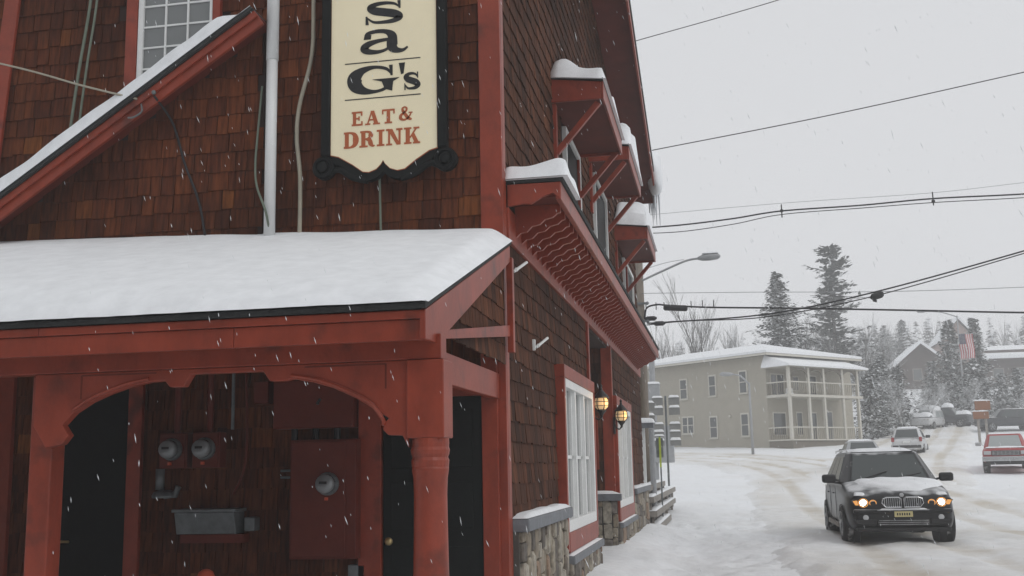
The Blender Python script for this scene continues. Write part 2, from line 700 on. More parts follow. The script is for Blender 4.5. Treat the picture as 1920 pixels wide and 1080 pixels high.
def shingle_verts(wd, h=.212, t0=.022, t1=.006):
    return [(0, -t0, 0), (wd, -t0, 0), (wd, 0, 0), (0, 0, 0), (0, -t1, h), (wd, -t1, h), (wd, .001, h), (0, .001, h)]


SF = [(3, 2, 1, 0), (4, 5, 6, 7), (0, 1, 5, 4), (1, 2, 6, 5), (3, 0, 4, 7)]
rg = random.Random(3)
fw = B('front_wall', 'backing', bld, -9.0, -1.95, YF, YF + .2, 0, 7.4)
excl = [(-5.62, -4.55, 5.62, 7.4), (-3.02, -2.02, -1, 2.34), (-6.14, -5.36, -1, 2.7), (-9, -2, 2.72, 3.45)]
allsh = list(lay(-8.2, -2.03, .36, 6.9, .184, excl, rg))
vis = [s for s in allsh if s[1] > 3.55 and s[1] < 6.2 and s[0] > -7.0 and not (-3.45 < s[0] < -2.5 and s[1] > 4.4) and not (s[0] < -6.3 and s[1] > 5.6)]
vis.sort(key=lambda s: -s[2] * (1 if s[1] > 3.7 else .5))
ind = set(vis[:300])
widths = [.10 + .01 * i for i in range(12)]
shm = {}
for i, wd in enumerate(widths):
    m = MB().add(shingle_verts(wd - .006), SF)
    mm = m.mesh('shingle')
    mm.materials.append(MATS['shingle'])
    shm[i] = mm
rest = MB()


def wall_y(x, z):
    # the wall under the sloping stair roof stands a little forward
    return YF - .135 if x < -4.09 and z + .1 < 5.88 + (x + 3.99) * .647 and z > 2.6 else YF


for s in allsh:
    WY = wall_y(s[0] + s[2] / 2, s[1])
    if s in ind:
        k = min(range(12), key=lambda i: abs(widths[i] - .006 - s[2]))
        o = bpy.data.objects.new('shingle', shm[k])
        o.location = (s[0], WY - .001, s[1])
        o.rotation_euler = (rg.uniform(-.02, .008), rg.uniform(-.018, .018), 0)
        o.scale = (s[2] / (widths[k] - .006), 1, 1)
        COL.objects.link(o)
        adopt(o, fw)
    else:
        rest.add([(x + s[0], y + WY - .001, z + s[1]) for x, y, z in shingle_verts(s[2], .212, .022 + rg.uniform(-.004, .006))], SF, rg.random())
rest.build('shingles', 'shingle', fw, kind='stuff')
MB().prism([(-9, 2.7), (-4.09, 2.7), (-4.09, 5.84), (-9, 2.7)][:3] + [(-8.9, 2.72)], XZ, YF - .132, YF - .0005).build('forward_wall', 'backing', bld)

# --- side wall (faces the street)
GP = 17.4


def rake(y):
    return 9.62 - .262 * abs(y - 17.6)


swl = MB()
swl.box(-2.06, XW - .002, 9.52, 15.28, 0, 3.66)
swl.box(-2.06, XW - .002, 18.42, 25.6, 0, 3.66)
swl.prism([(9.5, 3.66), (25.6, 3.66), (25.6, rake(25.6)), (17.6, rake(17.6)), (9.5, rake(9.5))], YZ, -2.06, XW - .002)
side = swl.build('side_wall', 'backing', bld)
sh = MB()


def side_shingles(m, y0, y1, z0, z1, ex, excl, rng, x=XW, top=None):
    for u, z, wd in lay(y0, y1, z0, z1, ex, excl, rng):
        if top and z > top(u) - .1:
            continue
        t = rng.uniform(-.004, .006)
        m.add([(x - yy, u + xx, z + zz) for xx, yy, zz in shingle_verts(wd, .212, .022 + t)], SF, rng.random())


wins_lo = [(12.2, 15.2, .5, 2.76), (18.42, 21.55, .5, 2.8)]
side_shingles(sh, 9.43, 15.25, 1.1, 3.62, .184, wins_lo, rg)
side_shingles(sh, 18.5, 25.5, 1.1, 3.62, .184, wins_lo, rg)
wins_hi = [(13.3, 15.0, 4.2, 6.06), (16.7, 18.65, 4.2, 6.34), (21.8, 24.3, 4.2, 5.9)]
side_shingles(sh, 9.43, 25.6, 4.2, 9.6, .184, wins_hi, rg, top=rake)
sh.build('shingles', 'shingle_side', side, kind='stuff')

# --- recessed entrance between the two street windows
rec = MB()
rec.box(-3.25, -3.05, 15.2, 18.5, 0, 3.66)
rec.box(-3.06, -2.06, 15.08, 15.28, 0, 3.66)
rec.box(-3.06, -2.06, 18.42, 18.6, 0, 3.66)
rec.box(-3.06, -1.87, 15.25, 18.45, 3.60, 3.66)
rw = rec.build('entrance_recess', 'backing', bld)
rs = MB()
for u, z, wd in lay(-3.0, -1.98, 1.14, 3.6, .184, [], rg):
    rs.add([(u + x, 18.42 + y, z + zz) for x, y, zz in shingle_verts(wd)], SF, rg.random())
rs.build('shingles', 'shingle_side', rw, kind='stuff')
for nm, b in (('corner_board', (-1.98, -1.80, 18.385, 18.50, 1.15, 3.64)), ('corner_board', (-1.90, -1.80, 15.20, 15.32, 1.15, 3.64)),
              ('panel_board', (-2.30, -2.06, 18.375, 18.395, 1.55, 2.45))):
    B(nm, 'red', rw, *b, bevel=.006)
d = B('entrance_door', 'door_dark', bld, -3.04, -3.0, 16.2, 17.2, .3, 2.35, bevel=.01)
B('door_handle', 'brass', d, -3.0, -2.95, 16.28, 16.31, 1.2, 1.36)

# --- corner trim
cb = MB().box(-2.03, XW + .022, 9.255, 9.298, 0, 7.3).box(XW - .01, XW + .024, 9.2985, 9.42, 0, 7.3)
cb.build('corner_board', 'red', bld, bevel=.005)
B('door_casing', 'red', bld, -2.045, -1.90, 9.215, 9.2545, 0, 2.62, bevel=.006)
MB().beam((-6.86, 9.24, 6.55), (-7.04, 9.24, 4.2), .04, .165, (1, 0, 0)).build('slanted_trim_board', 'red', bld, bevel=.006)

# --- stone base along the street
SX = XW + .07
sb = MB()
sb.box(-2.06, SX, 9.44, 12.24, -.3, 1.05)
sb.box(-2.06, SX + .03, 12.24, 15.22, -.3, .62)
sb.box(-2.9, SX, 18.395, 18.6, -.3, 1.03)
sb.box(-2.06, SX, 18.44, 25.5, -.3, .66)
sb.box(-2.06, SX, 21.55, 25.5, .66, 1.05)
stb = sb.build('stone_base', 'mortar', bld)
stone_meshes = []
for i in range(9):
    m = MB()
    r2 = random.Random(50 + i)
    n = 8
    ang = [math.pi / 4 * k + (r2.uniform(-.1, .1) if k % 2 else r2.uniform(-.2, .2)) for k in range(n)]

    def rim(s, d):
        o = []
        for a in ang:
            ca, sa = math.cos(a), math.sin(a)
            q = 1 / max(abs(ca), abs(sa)) * (.94 if abs(abs(ca) - abs(sa)) < .3 else 1.)
            o.append((ca * q * .5 * s, sa * q * .5 * s, d))
        return o
    o1, o2, o3 = rim(1, 0), rim(.99, .7), rim(.86, 1)
    vs = [(d, a, b) for a, b, d in o1 + o2 + o3]
    fs = [(k, (k + 1) % n, n + (k + 1) % n, n + k) for k in range(n)] + [(n + k, n + (k + 1) % n, 2 * n + (k + 1) % n, 2 * n + k) for k in range(n)] + [tuple(range(2 * n, 3 * n))]
    mm = MB().add(vs, fs).mesh('stone')
    mm.materials.append(MATS['stone'])
    stone_meshes.append(mm)


def stones(a0, a1, z0, z1, place, rng, wmin, wmax):
    a = a0
    cnt = 0
    while a < a1 - .03:
        wd = min(rng.uniform(wmin, wmax), a1 - a)
        z = z0 - rng.random() * .12
        while z < z1 - .03:
            h = rng.uniform(.14, .42)
            zz = max(z, z0)
            hh = min(z + h, z1) - zz
            if z1 - (zz + hh) < .08:
                hh = z1 - zz
            if hh > .03:
                o = bpy.data.objects.new('stone', rng.choice(stone_meshes))
                place(o, a + wd / 2 + rng.uniform(-.012, .012), zz + hh / 2)
                o.scale = (rng.uniform(.03, .065), (wd - .006) * 1.03, (hh - .006) * 1.03)
                COL.objects.link(o)
                adopt(o, stb)
                cnt += 1
            z = zz + hh
        a += wd
    return cnt


def pl_side(x):
    def f(o, a, z):
        o.location = (x - .003, a, z)
    return f


def pl_front(y):
    def f(o, a, z):
        o.location = (a, y + .003, z)
        o.rotation_euler = (0, 0, -math.pi / 2)
    return f


nst = stones(9.46, 12.24, .1, 1.05, pl_side(SX), rg, .09, .24)
nst += stones(12.24, 15.2, .1, .62, pl_side(SX + .03), rg, .13, .28)
nst += stones(-2.35, SX, .1, 1.03, pl_front(18.395), rg, .1, .2)
nst += stones(18.45, 21.55, .1, .66, pl_side(SX), rg, .26, .45)
nst += stones(21.55, 25.5, .1, 1.05, pl_side(SX), rg, .3, .5)


def ledge(name, *b, snow=.045):
    o = B(name, 'slate', bld, *b, bevel=.012)
    x0, x1, y0, y1, z0, z1 = b
    snow_mound(x0, x1 - .02, y0, y1, z1 + .002, snow, y0, 6, max(8, int((y1 - y0) * 5)), .4, .22, 0).build('snow_cap', 'snow', o, smooth=True)


ledge('stone_ledge', XW - .02, SX + .10, 9.43, 12.22, 1.052, 1.165)
ledge('stone_ledge', XW - .02, SX + .11, 12.24, 15.25, .53, .622, snow=.02)
ledge('stone_ledge', -2.5, SX + .08, 18.30, 18.44, 1.032, 1.145)
ledge('stone_ledge', XW - .02, SX + .10, 18.46, 21.53, .58, .665, snow=.02)
ledge('stone_ledge', XW - .02, SX + .10, 21.56, 25.5, 1.052, 1.16)


def street_window(y0, y1, z0, z1):
    wn = MB()
    xo = SX + .035
    wn.box(xo - .14, xo, y0, y0 + .10, z0, z1).box(xo - .14, xo, y1 - .10, y1, z0, z1)
    wn.box(xo - .14, xo, y0 + .1, y1 - .1, z1 - .10, z1).box(xo - .14, xo, y0 + .1, y1 - .1, z0, z0 + .13)
    f = wn.build('window', 'white_paint', bld, bevel=.006)
    n = 3
    wd = (y1 - y0 - .2) / n
    for i in range(n):
        a = y0 + .1 + i * wd
        B('pane', 'glass_pale', f, xo - .10, xo - .085, a, a + wd, z0 + .13, z1 - .1)
        if i:
            B('mullion', 'white_paint', f, xo - .12, xo - .01, a - .045, a + .045, z0 + .13, z1 - .1, bevel=.005)
        B('sash_rail', 'white_paint', f, xo - .085, xo - .055, a + .045, a + wd - .045, z0 + .13 + (z1 - z0) * .40, z0 + .13 + (z1 - z0) * .40 + .04)
        B('stile', 'white_paint', f, xo - .085, xo - .055, a + .045, a + .09, z0 + .13, z1 - .1)
        B('stile', 'white_paint', f, xo - .085, xo - .055, a + wd - .09, a + wd - .045, z0 + .13, z1 - .1)
    for nm, b in (('head_casing', (xo - .16, xo + .012, y0 - .10, y1 + .10, z1 + .002, z1 + .15)),
                  ('side_casing', (xo - .16, xo + .008, y0 - .10, y0 - .002, z0 - .2, z1)), ('side_casing', (xo - .16, xo + .008, y1 + .002, y1 + .1, z0 - .2, z1)),
                  ('sill_board', (xo - .16, xo + .012, y0 - .002, y1 + .002, z0 - .22, z0 - .002))):
        B(nm, 'red', f, *b, bevel=.005)


street_window(12.32, 15.08, .87, 2.62)
street_window(18.55, 21.38, .90, 2.64)

# --- bracketed cornice over the ground floor
CE = 24.6
co = MB().prism([(XW - .03, 4.235), (XW - .03, 4.175), (-1.31, 4.167), (-1.30, 4.20)], XZ, 9.43, CE).build('cornice', 'asphalt_roof', bld)
B('fascia_board', 'red', co, -1.375, -1.325, 9.442, CE, 4.0, 4.165, bevel=.006)
B('frieze_board', 'red', co, XW - .01, XW + .045, 9.425, 25.45, 3.64, 3.95, bevel=.006)
B('soffit', 'red_shaded', co, XW + .02, -1.376, 9.48, CE, 4.03, 4.06)
MB().prism([(XW + .03, 3.96), (-1.68, 3.98), (-1.60, 3.97), (-1.5, 4.03), (-1.40, 4.06), (-1.33, 4.0), (-1.33, 4.16), (XW + .03, 4.165)], XZ, 9.435, 9.478).build('end_board', 'red', co, bevel=.004)
bm = MB().prism([(XW + .04, 3.73), (-1.76, 3.775), (-1.70, 3.785), (-1.65, 3.835), (-1.575, 3.85), (-1.525, 3.895), (-1.45, 3.91), (-1.41, 3.945), (-1.38, 3.95), (-1.38, 4.035), (XW + .04, 4.035)], XZ, 0, .045)
bme = bm.mesh('bracket')
bme.materials.append(MATS['red'])
y = 9.75
while y < CE - .1:
    o = bpy.data.objects.new('bracket', bme)
    o.location = (0, y, 0)
    COL.objects.link(o)
    adopt(o, co)
    y += .30
sc_ = snow_mound(XW + .03, -1.29, 9.42, 10.3, 4.205, .21, 4, 20, 20, .26, .4, .035)
sc_.build('snow_cap', 'snow', co, smooth=True)

# --- upper street windows with hoods
for (wy0, wy1, wz1, y0, y1, z0, z1, sh_, sd_) in ((13.42, 14.9, 5.98, 12.52, 15.0, 6.0, 6.25, .31, 1), (16.75, 18.6, 6.26, 16.3, 18.8, 6.31, 6.55, .50, 2), (21.9, 24.2, 5.84, 20.3, 22.8, 5.87, 6.13, .42, 3)):
    f = MB()
    f.box(XW, XW + .06, wy0, wy0 + .07, 4.35, wz1).box(XW, XW + .06, wy1 - .07, wy1, 4.35, wz1).box(XW, XW + .06, wy0 + .07, wy1 - .07, wz1 - .07, wz1).box(XW, XW + .06, wy0 + .07, wy1 - .07, 4.35, 4.43)
    wn = f.build('window', 'white_paint', bld, bevel=.004)
    B('pane', 'glass_dark', wn, XW + .004, XW + .02, wy0 + .07, wy1 - .07, 4.43, wz1 - .07)
    B('meeting_rail', 'white_paint', wn, XW + .02, XW + .05, wy0 + .07, wy1 - .07, 5.15, 5.2)
    xo = -1.17
    h = MB().prism([(XW - .01, z1 + .05), (xo - .03, z1 - .03), (xo - .03, z1 + .0), (XW - .01, z1 + .08)], XZ, y0 - .03, y1 + .03).build('window_hood', 'asphalt_roof', bld)
    for b in ((xo - .06, xo - .032, y0 - .001, y1 + .001, z0, z1 - .035),):
        B('fascia_board', 'red', h, *b, bevel=.005)
    MB().prism([(XW, z0), (xo - .062, z0), (xo - .062, z1 - .035), (XW, z1 + .045)], XZ, y0, y0 + .04).build('gable_board', 'red', h, bevel=.004)
    MB().prism([(XW, z0), (xo - .062, z0), (xo - .062, z1 - .035), (XW, z1 + .045)], XZ, y1 - .04, y1).build('gable_board', 'red', h, bevel=.004)
    B('soffit', 'red_shaded', h, XW, xo - .063, y0 + .041, y1 - .041, z0 + .04, z0 + .06)
    for yb in (y0 + .10, y1 - .16):
        MB().beam((xo - .11, yb, z0 - .02), (XW + .04, yb, z0 - .62), .07, .07, (0, 1, 0)).build('brace', 'red', h, bevel=.004)
        B('brace_foot', 'red', h, XW - .001, XW + .055, yb - .06, yb + .06, z0 - .80, z0 - .002, bevel=.004)
    m = snow_mound(XW + .02, xo - .02, y0 - .02, y1 + .02, z1 + .01, sh_, sd_ * 7.3, 12, 22, .3, .55, .03)
    m.v = [(a, b, c + max(0, (xo - a)) * .115 - .03) for a, b, c in m.v]
    m.build('snow_cap', 'snow', h, smooth=True)

# --- main gable roof above the street wall
rf = MB()
for s in (-1, 1):
    ye = 9.0 if s < 0 else 24.35
    rf.prism([(17.6, 9.80), (ye, rake(ye) + .18), (ye, rake(ye) + .06), (17.6, 9.68)], YZ, -9.5, -1.20)
mr = rf.build('main_roof', 'asphalt_roof', bld)
for s in (-1, 1):
    ye = 9.0 if s < 0 else 24.35
    p = [(17.6, 9.67), (ye, rake(ye) + .05), (ye, rake(ye) - .14), (17.6, 9.48)]
    MB().prism(p, YZ, -1.25, -1.215).build('rake_board', 'red', mr)
    p = [(17.6, 9.66), (ye, rake(ye) + .04), (ye, rake(ye) + .01), (17.6, 9.63)]
    MB().prism(p, YZ, -1.90, -1.26).build('soffit', 'red_shaded', mr)
B('end_board', 'red_shaded', mr, -1.80, -1.21, 24.355, 24.40, 7.55, 7.95)
m = MB().ball((0, 0, 0), 1., 26, 18)
m.v = [(-1.22 + (.21 + .07 * nz(a * 1.6, b * 1.6, c * 1.6)) * a, 24.25 + .62 * b, 8.22 + (.50 + .16 * nz(a * 1.4 + 5, b * 1.4, c * 1.4)) * c - .12 * a) for a, b, c in m.v]
m.build('snow_cap', 'snow', mr, smooth=True)
r2 = random.Random(5)
MATS['ice'] = glass_mat('ice', (.62, .66, .69), .2)
for k in range(9):
    a = -1.28 + r2.uniform(-.1, .14)
    b = 24.30 + r2.uniform(-.1, .3)
    MB().tube([(a, b, 7.85), (a, b, 7.6), (a, b, 7.55 - r2.uniform(.2, .6))], [.035, .022, .003], 6).build('icicle', 'ice', mr, smooth=True)

# --- front upper window
f = MB()
x0, x1, z0, z1 = -5.47, -4.68, 5.05, 6.9
yw = YF - .055
f.box(x0, x0 + .055, yw, YF, z0, z1).box(x1 - .03, x1, yw, YF, z0, z1).box(x0 + .055, x1 - .03, yw, YF, z1 - .06, z1).box(x0 + .055, x1 - .03, yw, YF, z0, z0 + .06)
wn = f.build('window', 'white_paint', bld, bevel=.004)
for i in range(3):
    for j in range(8):
        a = x0 + .055 + i * (x1 - x0 - .085) / 3
        b = z0 + .06 + j * (z1 - z0 - .12) / 8
        B('pane', 'glass_pale', wn, a, a + (x1 - x0 - .085) / 3, YF - .026, YF - .018, b, b + (z1 - z0 - .12) / 8)
for i in (1, 2):
    a = x0 + .055 + i * (x1 - x0 - .085) / 3
    B('muntin', 'white_paint', wn, a - .009, a + .009, YF - .042, YF - .022, z0 + .06, z1 - .06)
for j in range(1, 8):
    b = z0 + .06 + j * (z1 - z0 - .12) / 8
    B('muntin', 'white_paint', wn, x0 + .055, x1 - .03, YF - .038, YF - .024, b - .009, b + .009)
B('side_casing', 'red', wn, x0 - .125, x0 - .004, yw - .012, YF, z0 - .3, z1 + .1, bevel=.006)
B('side_casing', 'red', wn, x1 + .004, x1 + .085, yw - .012, YF, z0 - .3, z1 + .1, bevel=.006)

# --- sloping stair roof across the front
A, Bq = Vector((-8.1, 8.82, 3.22)), Vector((-4.06, 8.82, 5.835))
dr = (Bq - A).normalized()
nr = Vector((-dr.z, 0, dr.x))


def slab(o0, o1, y0, y1, t0=0., t1=1.):
    p, q = A + (Bq - A) * t0, A + (Bq - A) * t1
    pts = [p + nr * o0, q + nr * o0, q + nr * o1, p + nr * o1]
    return MB().prism([(v.x, v.z) for v in pts], XZ, y0, y1)


stq = slab(0, .035, 8.80, YF - .01).build('stair_roof', 'asphalt_roof', bld)
slab(-.150, -.002, 8.86, 8.90).build('rake_board', 'red', stq, bevel=.005)
slab(-.068, -.004, 8.83, 8.858).build('rake_trim', 'red', stq, bevel=.004)
slab(-.05, -.02, 8.901, YF - .026).build('soffit', 'red_shaded', stq)
m = MB()
L = (Bq - A).length


def strsnow(u, v):
    e = (1 - abs(2 * v - 1) ** 6) ** .4 * (1 - sm(.93, .985, u)) * (1 - sm(.02, 0, u))
    p = A + dr * (L * u) + nr * (.036 + (.155 + .025 * nz(u * 14, v * 2, 1)) * e)
    return (p.x, 8.79 + (YF - .03 - 8.79) * v, p.z)


m.grid(strsnow, 90, 12)
m.build('snow_cap', 'snow', stq, smooth=True)

# --- porch
PY = 6.62
EY, EZ, TY, TZ = 6.40, 2.60, 9.26, 3.57          # eave and top line of the porch roof deck


def rz(y):
    return EZ + (TZ - EZ) * (y - EY) / (TY - EY)


pr = MB().prism([(EY - .03, EZ - .015), (TY, TZ), (TY, TZ + .035), (EY - .03, EZ + .022)], YZ, -9.0, -1.755).build('porch_roof', 'asphalt_roof', bld)
for a, b in ((-9.0, -5.62), (-5.617, -3.04), (-3.037, -1.765)):
    B('fascia_board', 'red', pr, a, b, EY + .012, EY + .045, 2.395, 2.525, bevel=.005)
for a, b in ((-9.0, -4.42), (-4.417, -1.763)):
    B('fascia_trim', 'red', pr, a, b, EY - .008, EY + .03, 2.527, 2.582, bevel=.005)
B('porch_light_stop_wall', 'red_shaded', bld, -9.06, -8.98, 6.6, YF, .1, 2.7)  # unseen end wall, added to stop light entering the porch from the left
MB().prism([(EY + .05, 2.40), (TY - .02, 2.78), (TY - .02, 2.80), (EY + .05, 2.42)], YZ, -9.0, -1.86).build('porch_ceiling', 'red_shaded', pr)
# gable end facing the street
MB().prism([(EY - .01, 2.40), (EY + .28, 2.40), (TY - .05, rz(TY) - .17), (TY - .05, rz(TY) - .025), (EY - .01, EZ - .02)], YZ, -1.80, -1.762).build('rake_board', 'red', pr, bevel=.005)
MB().prism([(EY + .06, 2.402), (TY - .06, 2.735), (TY - .06, 2.835), (EY + .40, 2.50)], YZ, -1.8, -1.772).build('tie_board', 'red', pr, bevel=.004)
gi = MB().prism([(EY + .3, 2.44), (TY - .05, 2.76), (TY - .05, rz(TY) - .05), (EY + .3, rz(EY + .3) - .05)], YZ, -1.86, -1.835).build('gable_infill', 'backing', pr)
gs = MB()
for u, z, wd in lay(EY + .3, TY - .04, 2.50, 3.45, .16, [], rg):
    if z + .17 < rz(u) - .03:
        gs.add([(-1.834 - yy * .8, u + xx, z + zz * .85) for xx, yy, zz in shingle_verts(wd)], SF, rg.random())
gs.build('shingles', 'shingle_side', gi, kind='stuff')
B('end_post', 'red', pr, -1.80, -1.745, TY - .05, TY + .03, 2.60, 3.44, bevel=.004)


def porch_snow(u, v):
    x = -9.0 + (9.0 - 1.745) * u
    y = EY - .055 + (TY + .035 - EY + .055) * v - (.03 * nz(x * 1.7, 5) + .015 * nz(x * 6, 9)) * (1 - sm(0, .1, v))
    yy = max(EY, min(TY, y))
    base = rz(yy) + .03
    h = lerp_tab([(-9, .36), (-6.9, .33), (-4, .235), (-2.2, .15), (-1.7, .12)], x) * (.72 + .28 * v) + .025 * nz(x * .5, y * .6, 4) + .012 * nz(x * 1.6, y * 1.4, 4)
    e = (1 - (1 - min(1, v / .16)) ** 2.2) ** .5 * (1 - sm(.985, 1, u) * .55) 
    e *= 1 - .6 * sm(-1.95, -1.76, x)
    if v <= 0 or u >= 1:
        e = 0
    return (x, y, base + h * e)


m = MB()
m.grid(porch_snow, 240, 50)
n0 = len(m.v)
m.build('snow_cap', 'snow', pr, smooth=True)
# beam, arch boards and posts
bmn = B('porch_beam', 'red', bld, -9.0, -1.73, PY + .02, PY + .16, 2.30, 2.46, bevel=.006)
arch = [(-4.60, 2.298), (-4.60, 1.95), (-4.50, 1.80), (-4.38, 1.82), (-4.33, 1.88), (-4.38, 1.95), (-4.30, 2.03), (-4.18, 2.10), (-4.05, 2.15), (-3.90, 2.195), (-3.75, 2.22), (-3.64, 2.225), (-3.60, 2.18), (-3.50, 2.18),
        (-3.45, 2.262), (-2.94, 2.262), (-2.89, 2.195), (-2.79, 2.195), (-2.74, 2.205), (-2.60, 2.18), (-2.45, 2.135), (-2.30, 2.065), (-2.19, 2.0), (-2.08, 1.93), (-2.115, 1.90), (-2.12, 1.86), (-2.085, 1.825), (-1.99, 1.82), (-1.95, 1.74), (-1.95, 2.298)]
ab = MB().prism(arch, XZ, PY + .03, PY + .10).build('arch_board', 'red', bmn, bevel=.006)
# raised rib along the arch and carved sprig in the spandrels
rib = [a for a in arch if -4.31 < a[0] < -3.7] , [a for a in arch if -2.76 < a[0] < -2.1]
for q in rib:
    MB().tube([(a, PY + .022, b + .022) for a, b in catmull(q, 4)], .014, 6).build('arch_rib', 'red', ab)
for cx, sg_ in ((-2.10, -1), (-4.25, 1)):
    B('groove', 'red_shaded', ab, cx - .006, cx + .006, PY + .0285, PY + .0297, 2.12, 2.28)
    B('groove', 'red_shaded', ab, min(cx, cx + sg_ * .55), max(cx, cx + sg_ * .55), PY + .0285, PY + .0297, 2.274, 2.284)


def post(x, name, g=1.):
    m = MB()
    m.box(x - .122 * g, x + .122 * g, PY - .0, PY + .235, 1.80, 2.296)
    p = m.build(name, 'red', bld, bevel=.008)
    c = (x, PY + .118, 0)
    k = 1.414 / 2 * 2
    MB().lathe([(.118, 1.62), (.122, 1.66), (.114, 1.68), (.122, 1.70), (.126, 1.725), (.12, 1.745), (.122, 1.77), (.121, 1.80)], c, 24, g=g).build('turned_neck', 'red', p, smooth=False)
    MB().lathe([(.118, .2), (.118, .75), (.112, 1.0), (.108, 1.25), (.106, 1.45), (.110, 1.55), (.118, 1.60), (.118, 1.622)], c, 24, g=g).build('turned_shaft', 'red', p, smooth=True)
    B('post_foot', 'red', p, x - .12 * g, x + .12 * g, PY - .002, PY + .237, .0, .2, bevel=.01)
    return p


post(-1.832, 'porch_post')
pp = B('porch_post', 'red', bld, -4.67, -4.505, PY + .105, PY + .27, .2, 2.298, bevel=.012)
B('post_foot', 'red', pp, -4.69, -4.485, PY + .085, PY + .29, .0, .199, bevel=.01)
MB().box(-1.96, -1.885, PY + .16, YF - .05, 2.20, 2.42).build('side_beam', 'red', bld, bevel=.006)
mat('porch_planks', (.055, .048, .042), .8, .2, 6.)
for k in range(50):
    B('floor_plank', 'porch_planks', bld, -9.0 + k * .144, -8.862 + k * .144, 6.5, YF, .1, .2)
mat('low_bounce_asphalt', (.05, .05, .052), .7, .25, 3., .3, 30, dirt=((.5, .5, .52), 1.2, .60))
B('added_dark_pavement', 'low_bounce_asphalt', None, -14, -1.35, -4, 6.48, .02, .14, kind='structure', label='unseen dark paving added before the porch to cut bounced light')  # unseen dark paving, added so less light bounces into the porch
ob = thing('light_blocking_building', 'unseen dark timber building added behind the viewer to shade the porch', 'building', (-9, -11, 0))  # unseen building, added to block low sky light from the porch recess
B('wall', 'porch_planks', ob, -36, 3, -24, -11, -.5, 9.2)
MB().prism([(-10.4, 9.1), (-17.5, 11.6), (-24.6, 9.1)], YZ, -36.5, 3.5).build('roof', 'asphalt_roof', ob)
MB().prism([(-10.2, 9.25), (-17.5, 11.85), (-24.8, 9.25), (-24.8, 9.45), (-17.5, 12.1), (-10.2, 9.45)], YZ, -36.6, 3.6).build('roof_snow', 'snow', ob)
for k in range(7):
    f = B('window', 'white_paint', ob, -31 + k * 5, -29.6 + k * 5, -11, -10.95, 1.1, 2.9)
    B('pane', 'glass_window', f, -30.9 + k * 5, -29.7 + k * 5, -10.95, -10.93, 1.2, 2.8)

# --- wall behind the porch: doors, boards
dr_ = B('door', 'door_dark', bld, -2.94, -2.05, 9.235, 9.275, .2, 2.23, bevel=.008)
for a0, a1, z0, z1 in ((-2.86, -2.53, .35, .95), (-2.46, -2.13, .35, .95), (-2.86, -2.53, 1.1, 1.5), (-2.46, -2.13, 1.1, 1.5), (-2.86, -2.53, 1.62, 2.12), (-2.46, -2.13, 1.62, 2.12)):
    MB().box(a0, a1, 9.222, 9.234, z0, z1).build('door_panel', 'door_dark', dr_, bevel=.01)
MB().lathe([(.012, 0), (.012, -.04), (.032, -.05), (.036, -.07), (.02, -.088)], (-2.87, 9.234, 1.0), 14, 'y').build('door_knob', 'brass', dr_, smooth=True)
B('head_casing', 'red', bld, -3.06, -2.04, 9.23, 9.27, 2.235, 2.46, bevel=.006)
B('side_casing', 'red', bld, -3.16, -2.95, 9.20, 9.27, .2, 2.46, bevel=.006)
dl = B('door', 'black_wood', bld, -6.12, -5.40, 9.24, 9.28, .2, 2.66, bevel=.008)
MB().tube([(-6.02, 9.23, 1.02), (-6.02, 9.17, 1.02), (-5.92, 9.17, 1.02)], .012, 8).build('door_handle', 'brass', dl)
B('side_casing', 'red', bld, -5.40, -5.26, 9.215, 9.27, .2, 2.7, bevel=.006)
B('side_casing', 'red', bld, -6.85, -6.60, 9.215, 9.27, .2, 2.7, bevel=.006)

# ---------------------------------------------------------------- things on the front wall
t = thing('downpipe', 'straight white downpipe running down the shingles beside the sign', 'pipe', (-4.05, 9.2, 3.7))
MB().tube([(-3.985, 9.10, 3.62), (-3.985, 9.10, 5.50)], .052, 16).build('lower_pipe', 'pipe_white', t, smooth=True)
MB().tube([(-3.983, 9.10, 5.44), (-3.983, 9.10, 7.3)], .0575, 16).build('upper_pipe', 'pipe_white', t, smooth=True)
for z in (6.4,):
    MB().box(-4.05, -3.92, 9.09, 9.28, z, z + .03).build('strap', 'pipe_white', t)


def cable(name, pts, r, m, label, cat='cable', n=6, sub=8):
    return MB().tube(catmull(pts, sub), r, n).build(name, m, smooth=True, label=label, cat=cat)


cable('conduit', [(-3.63, 9.23, 7.2), (-3.63, 9.23, 6.05), (-3.645, 9.23, 5.5), (-3.76, 9.23, 5.02), (-3.785, 9.235, 4.7), (-3.745, 9.23, 4.3), (-3.745, 9.23, 3.65)], .021, 'cable_beige', 'thick beige cable hanging in a bend between downpipe and sign')
cable('cable', [(-4.09, 9.12, 5.2), (-4.12, 9.11, 4.75), (-4.135, 9.10, 4.42), (-4.09, 9.05, 4.2), (-3.99, 9.03, 3.95), (-3.97, 9.1, 3.7)], .011, 'cable_green', 'thin green cable looping round the foot of the downpipe')
cable('cable', [(-2.97, 9.21, 4.5), (-2.965, 9.215, 4.2), (-2.955, 9.22, 3.65)], .011, 'cable_green', 'short green cable dropping from under the sign')
cable('cable', [(-5.96, 9.23, 7.0), (-5.99, 9.23, 6.3), (-6.08, 9.23, 5.6), (-6.16, 9.24, 4.9), (-6.2, 9.24, 4.3)], .016, 'cable_green', 'dull green cable on the shingles left of the upper window, outer one')
cable('cable', [(-5.90, 9.23, 7.0), (-5.92, 9.23, 6.3), (-6.0, 9.23, 5.6), (-6.07, 9.24, 4.9), (-6.12, 9.24, 4.3)], .013, 'cable_green', 'dull green cable on the shingles left of the upper window, inner one')
cable('cable', [(-9.2, 8.5, 6.2), (-6.7, 8.75, 5.55), (-5.75, 8.80, 5.24), (-5.2, 8.82, 5.07)], .010, 'cable_beige', 'pale wire slung across to the sloping snowy roof edge')
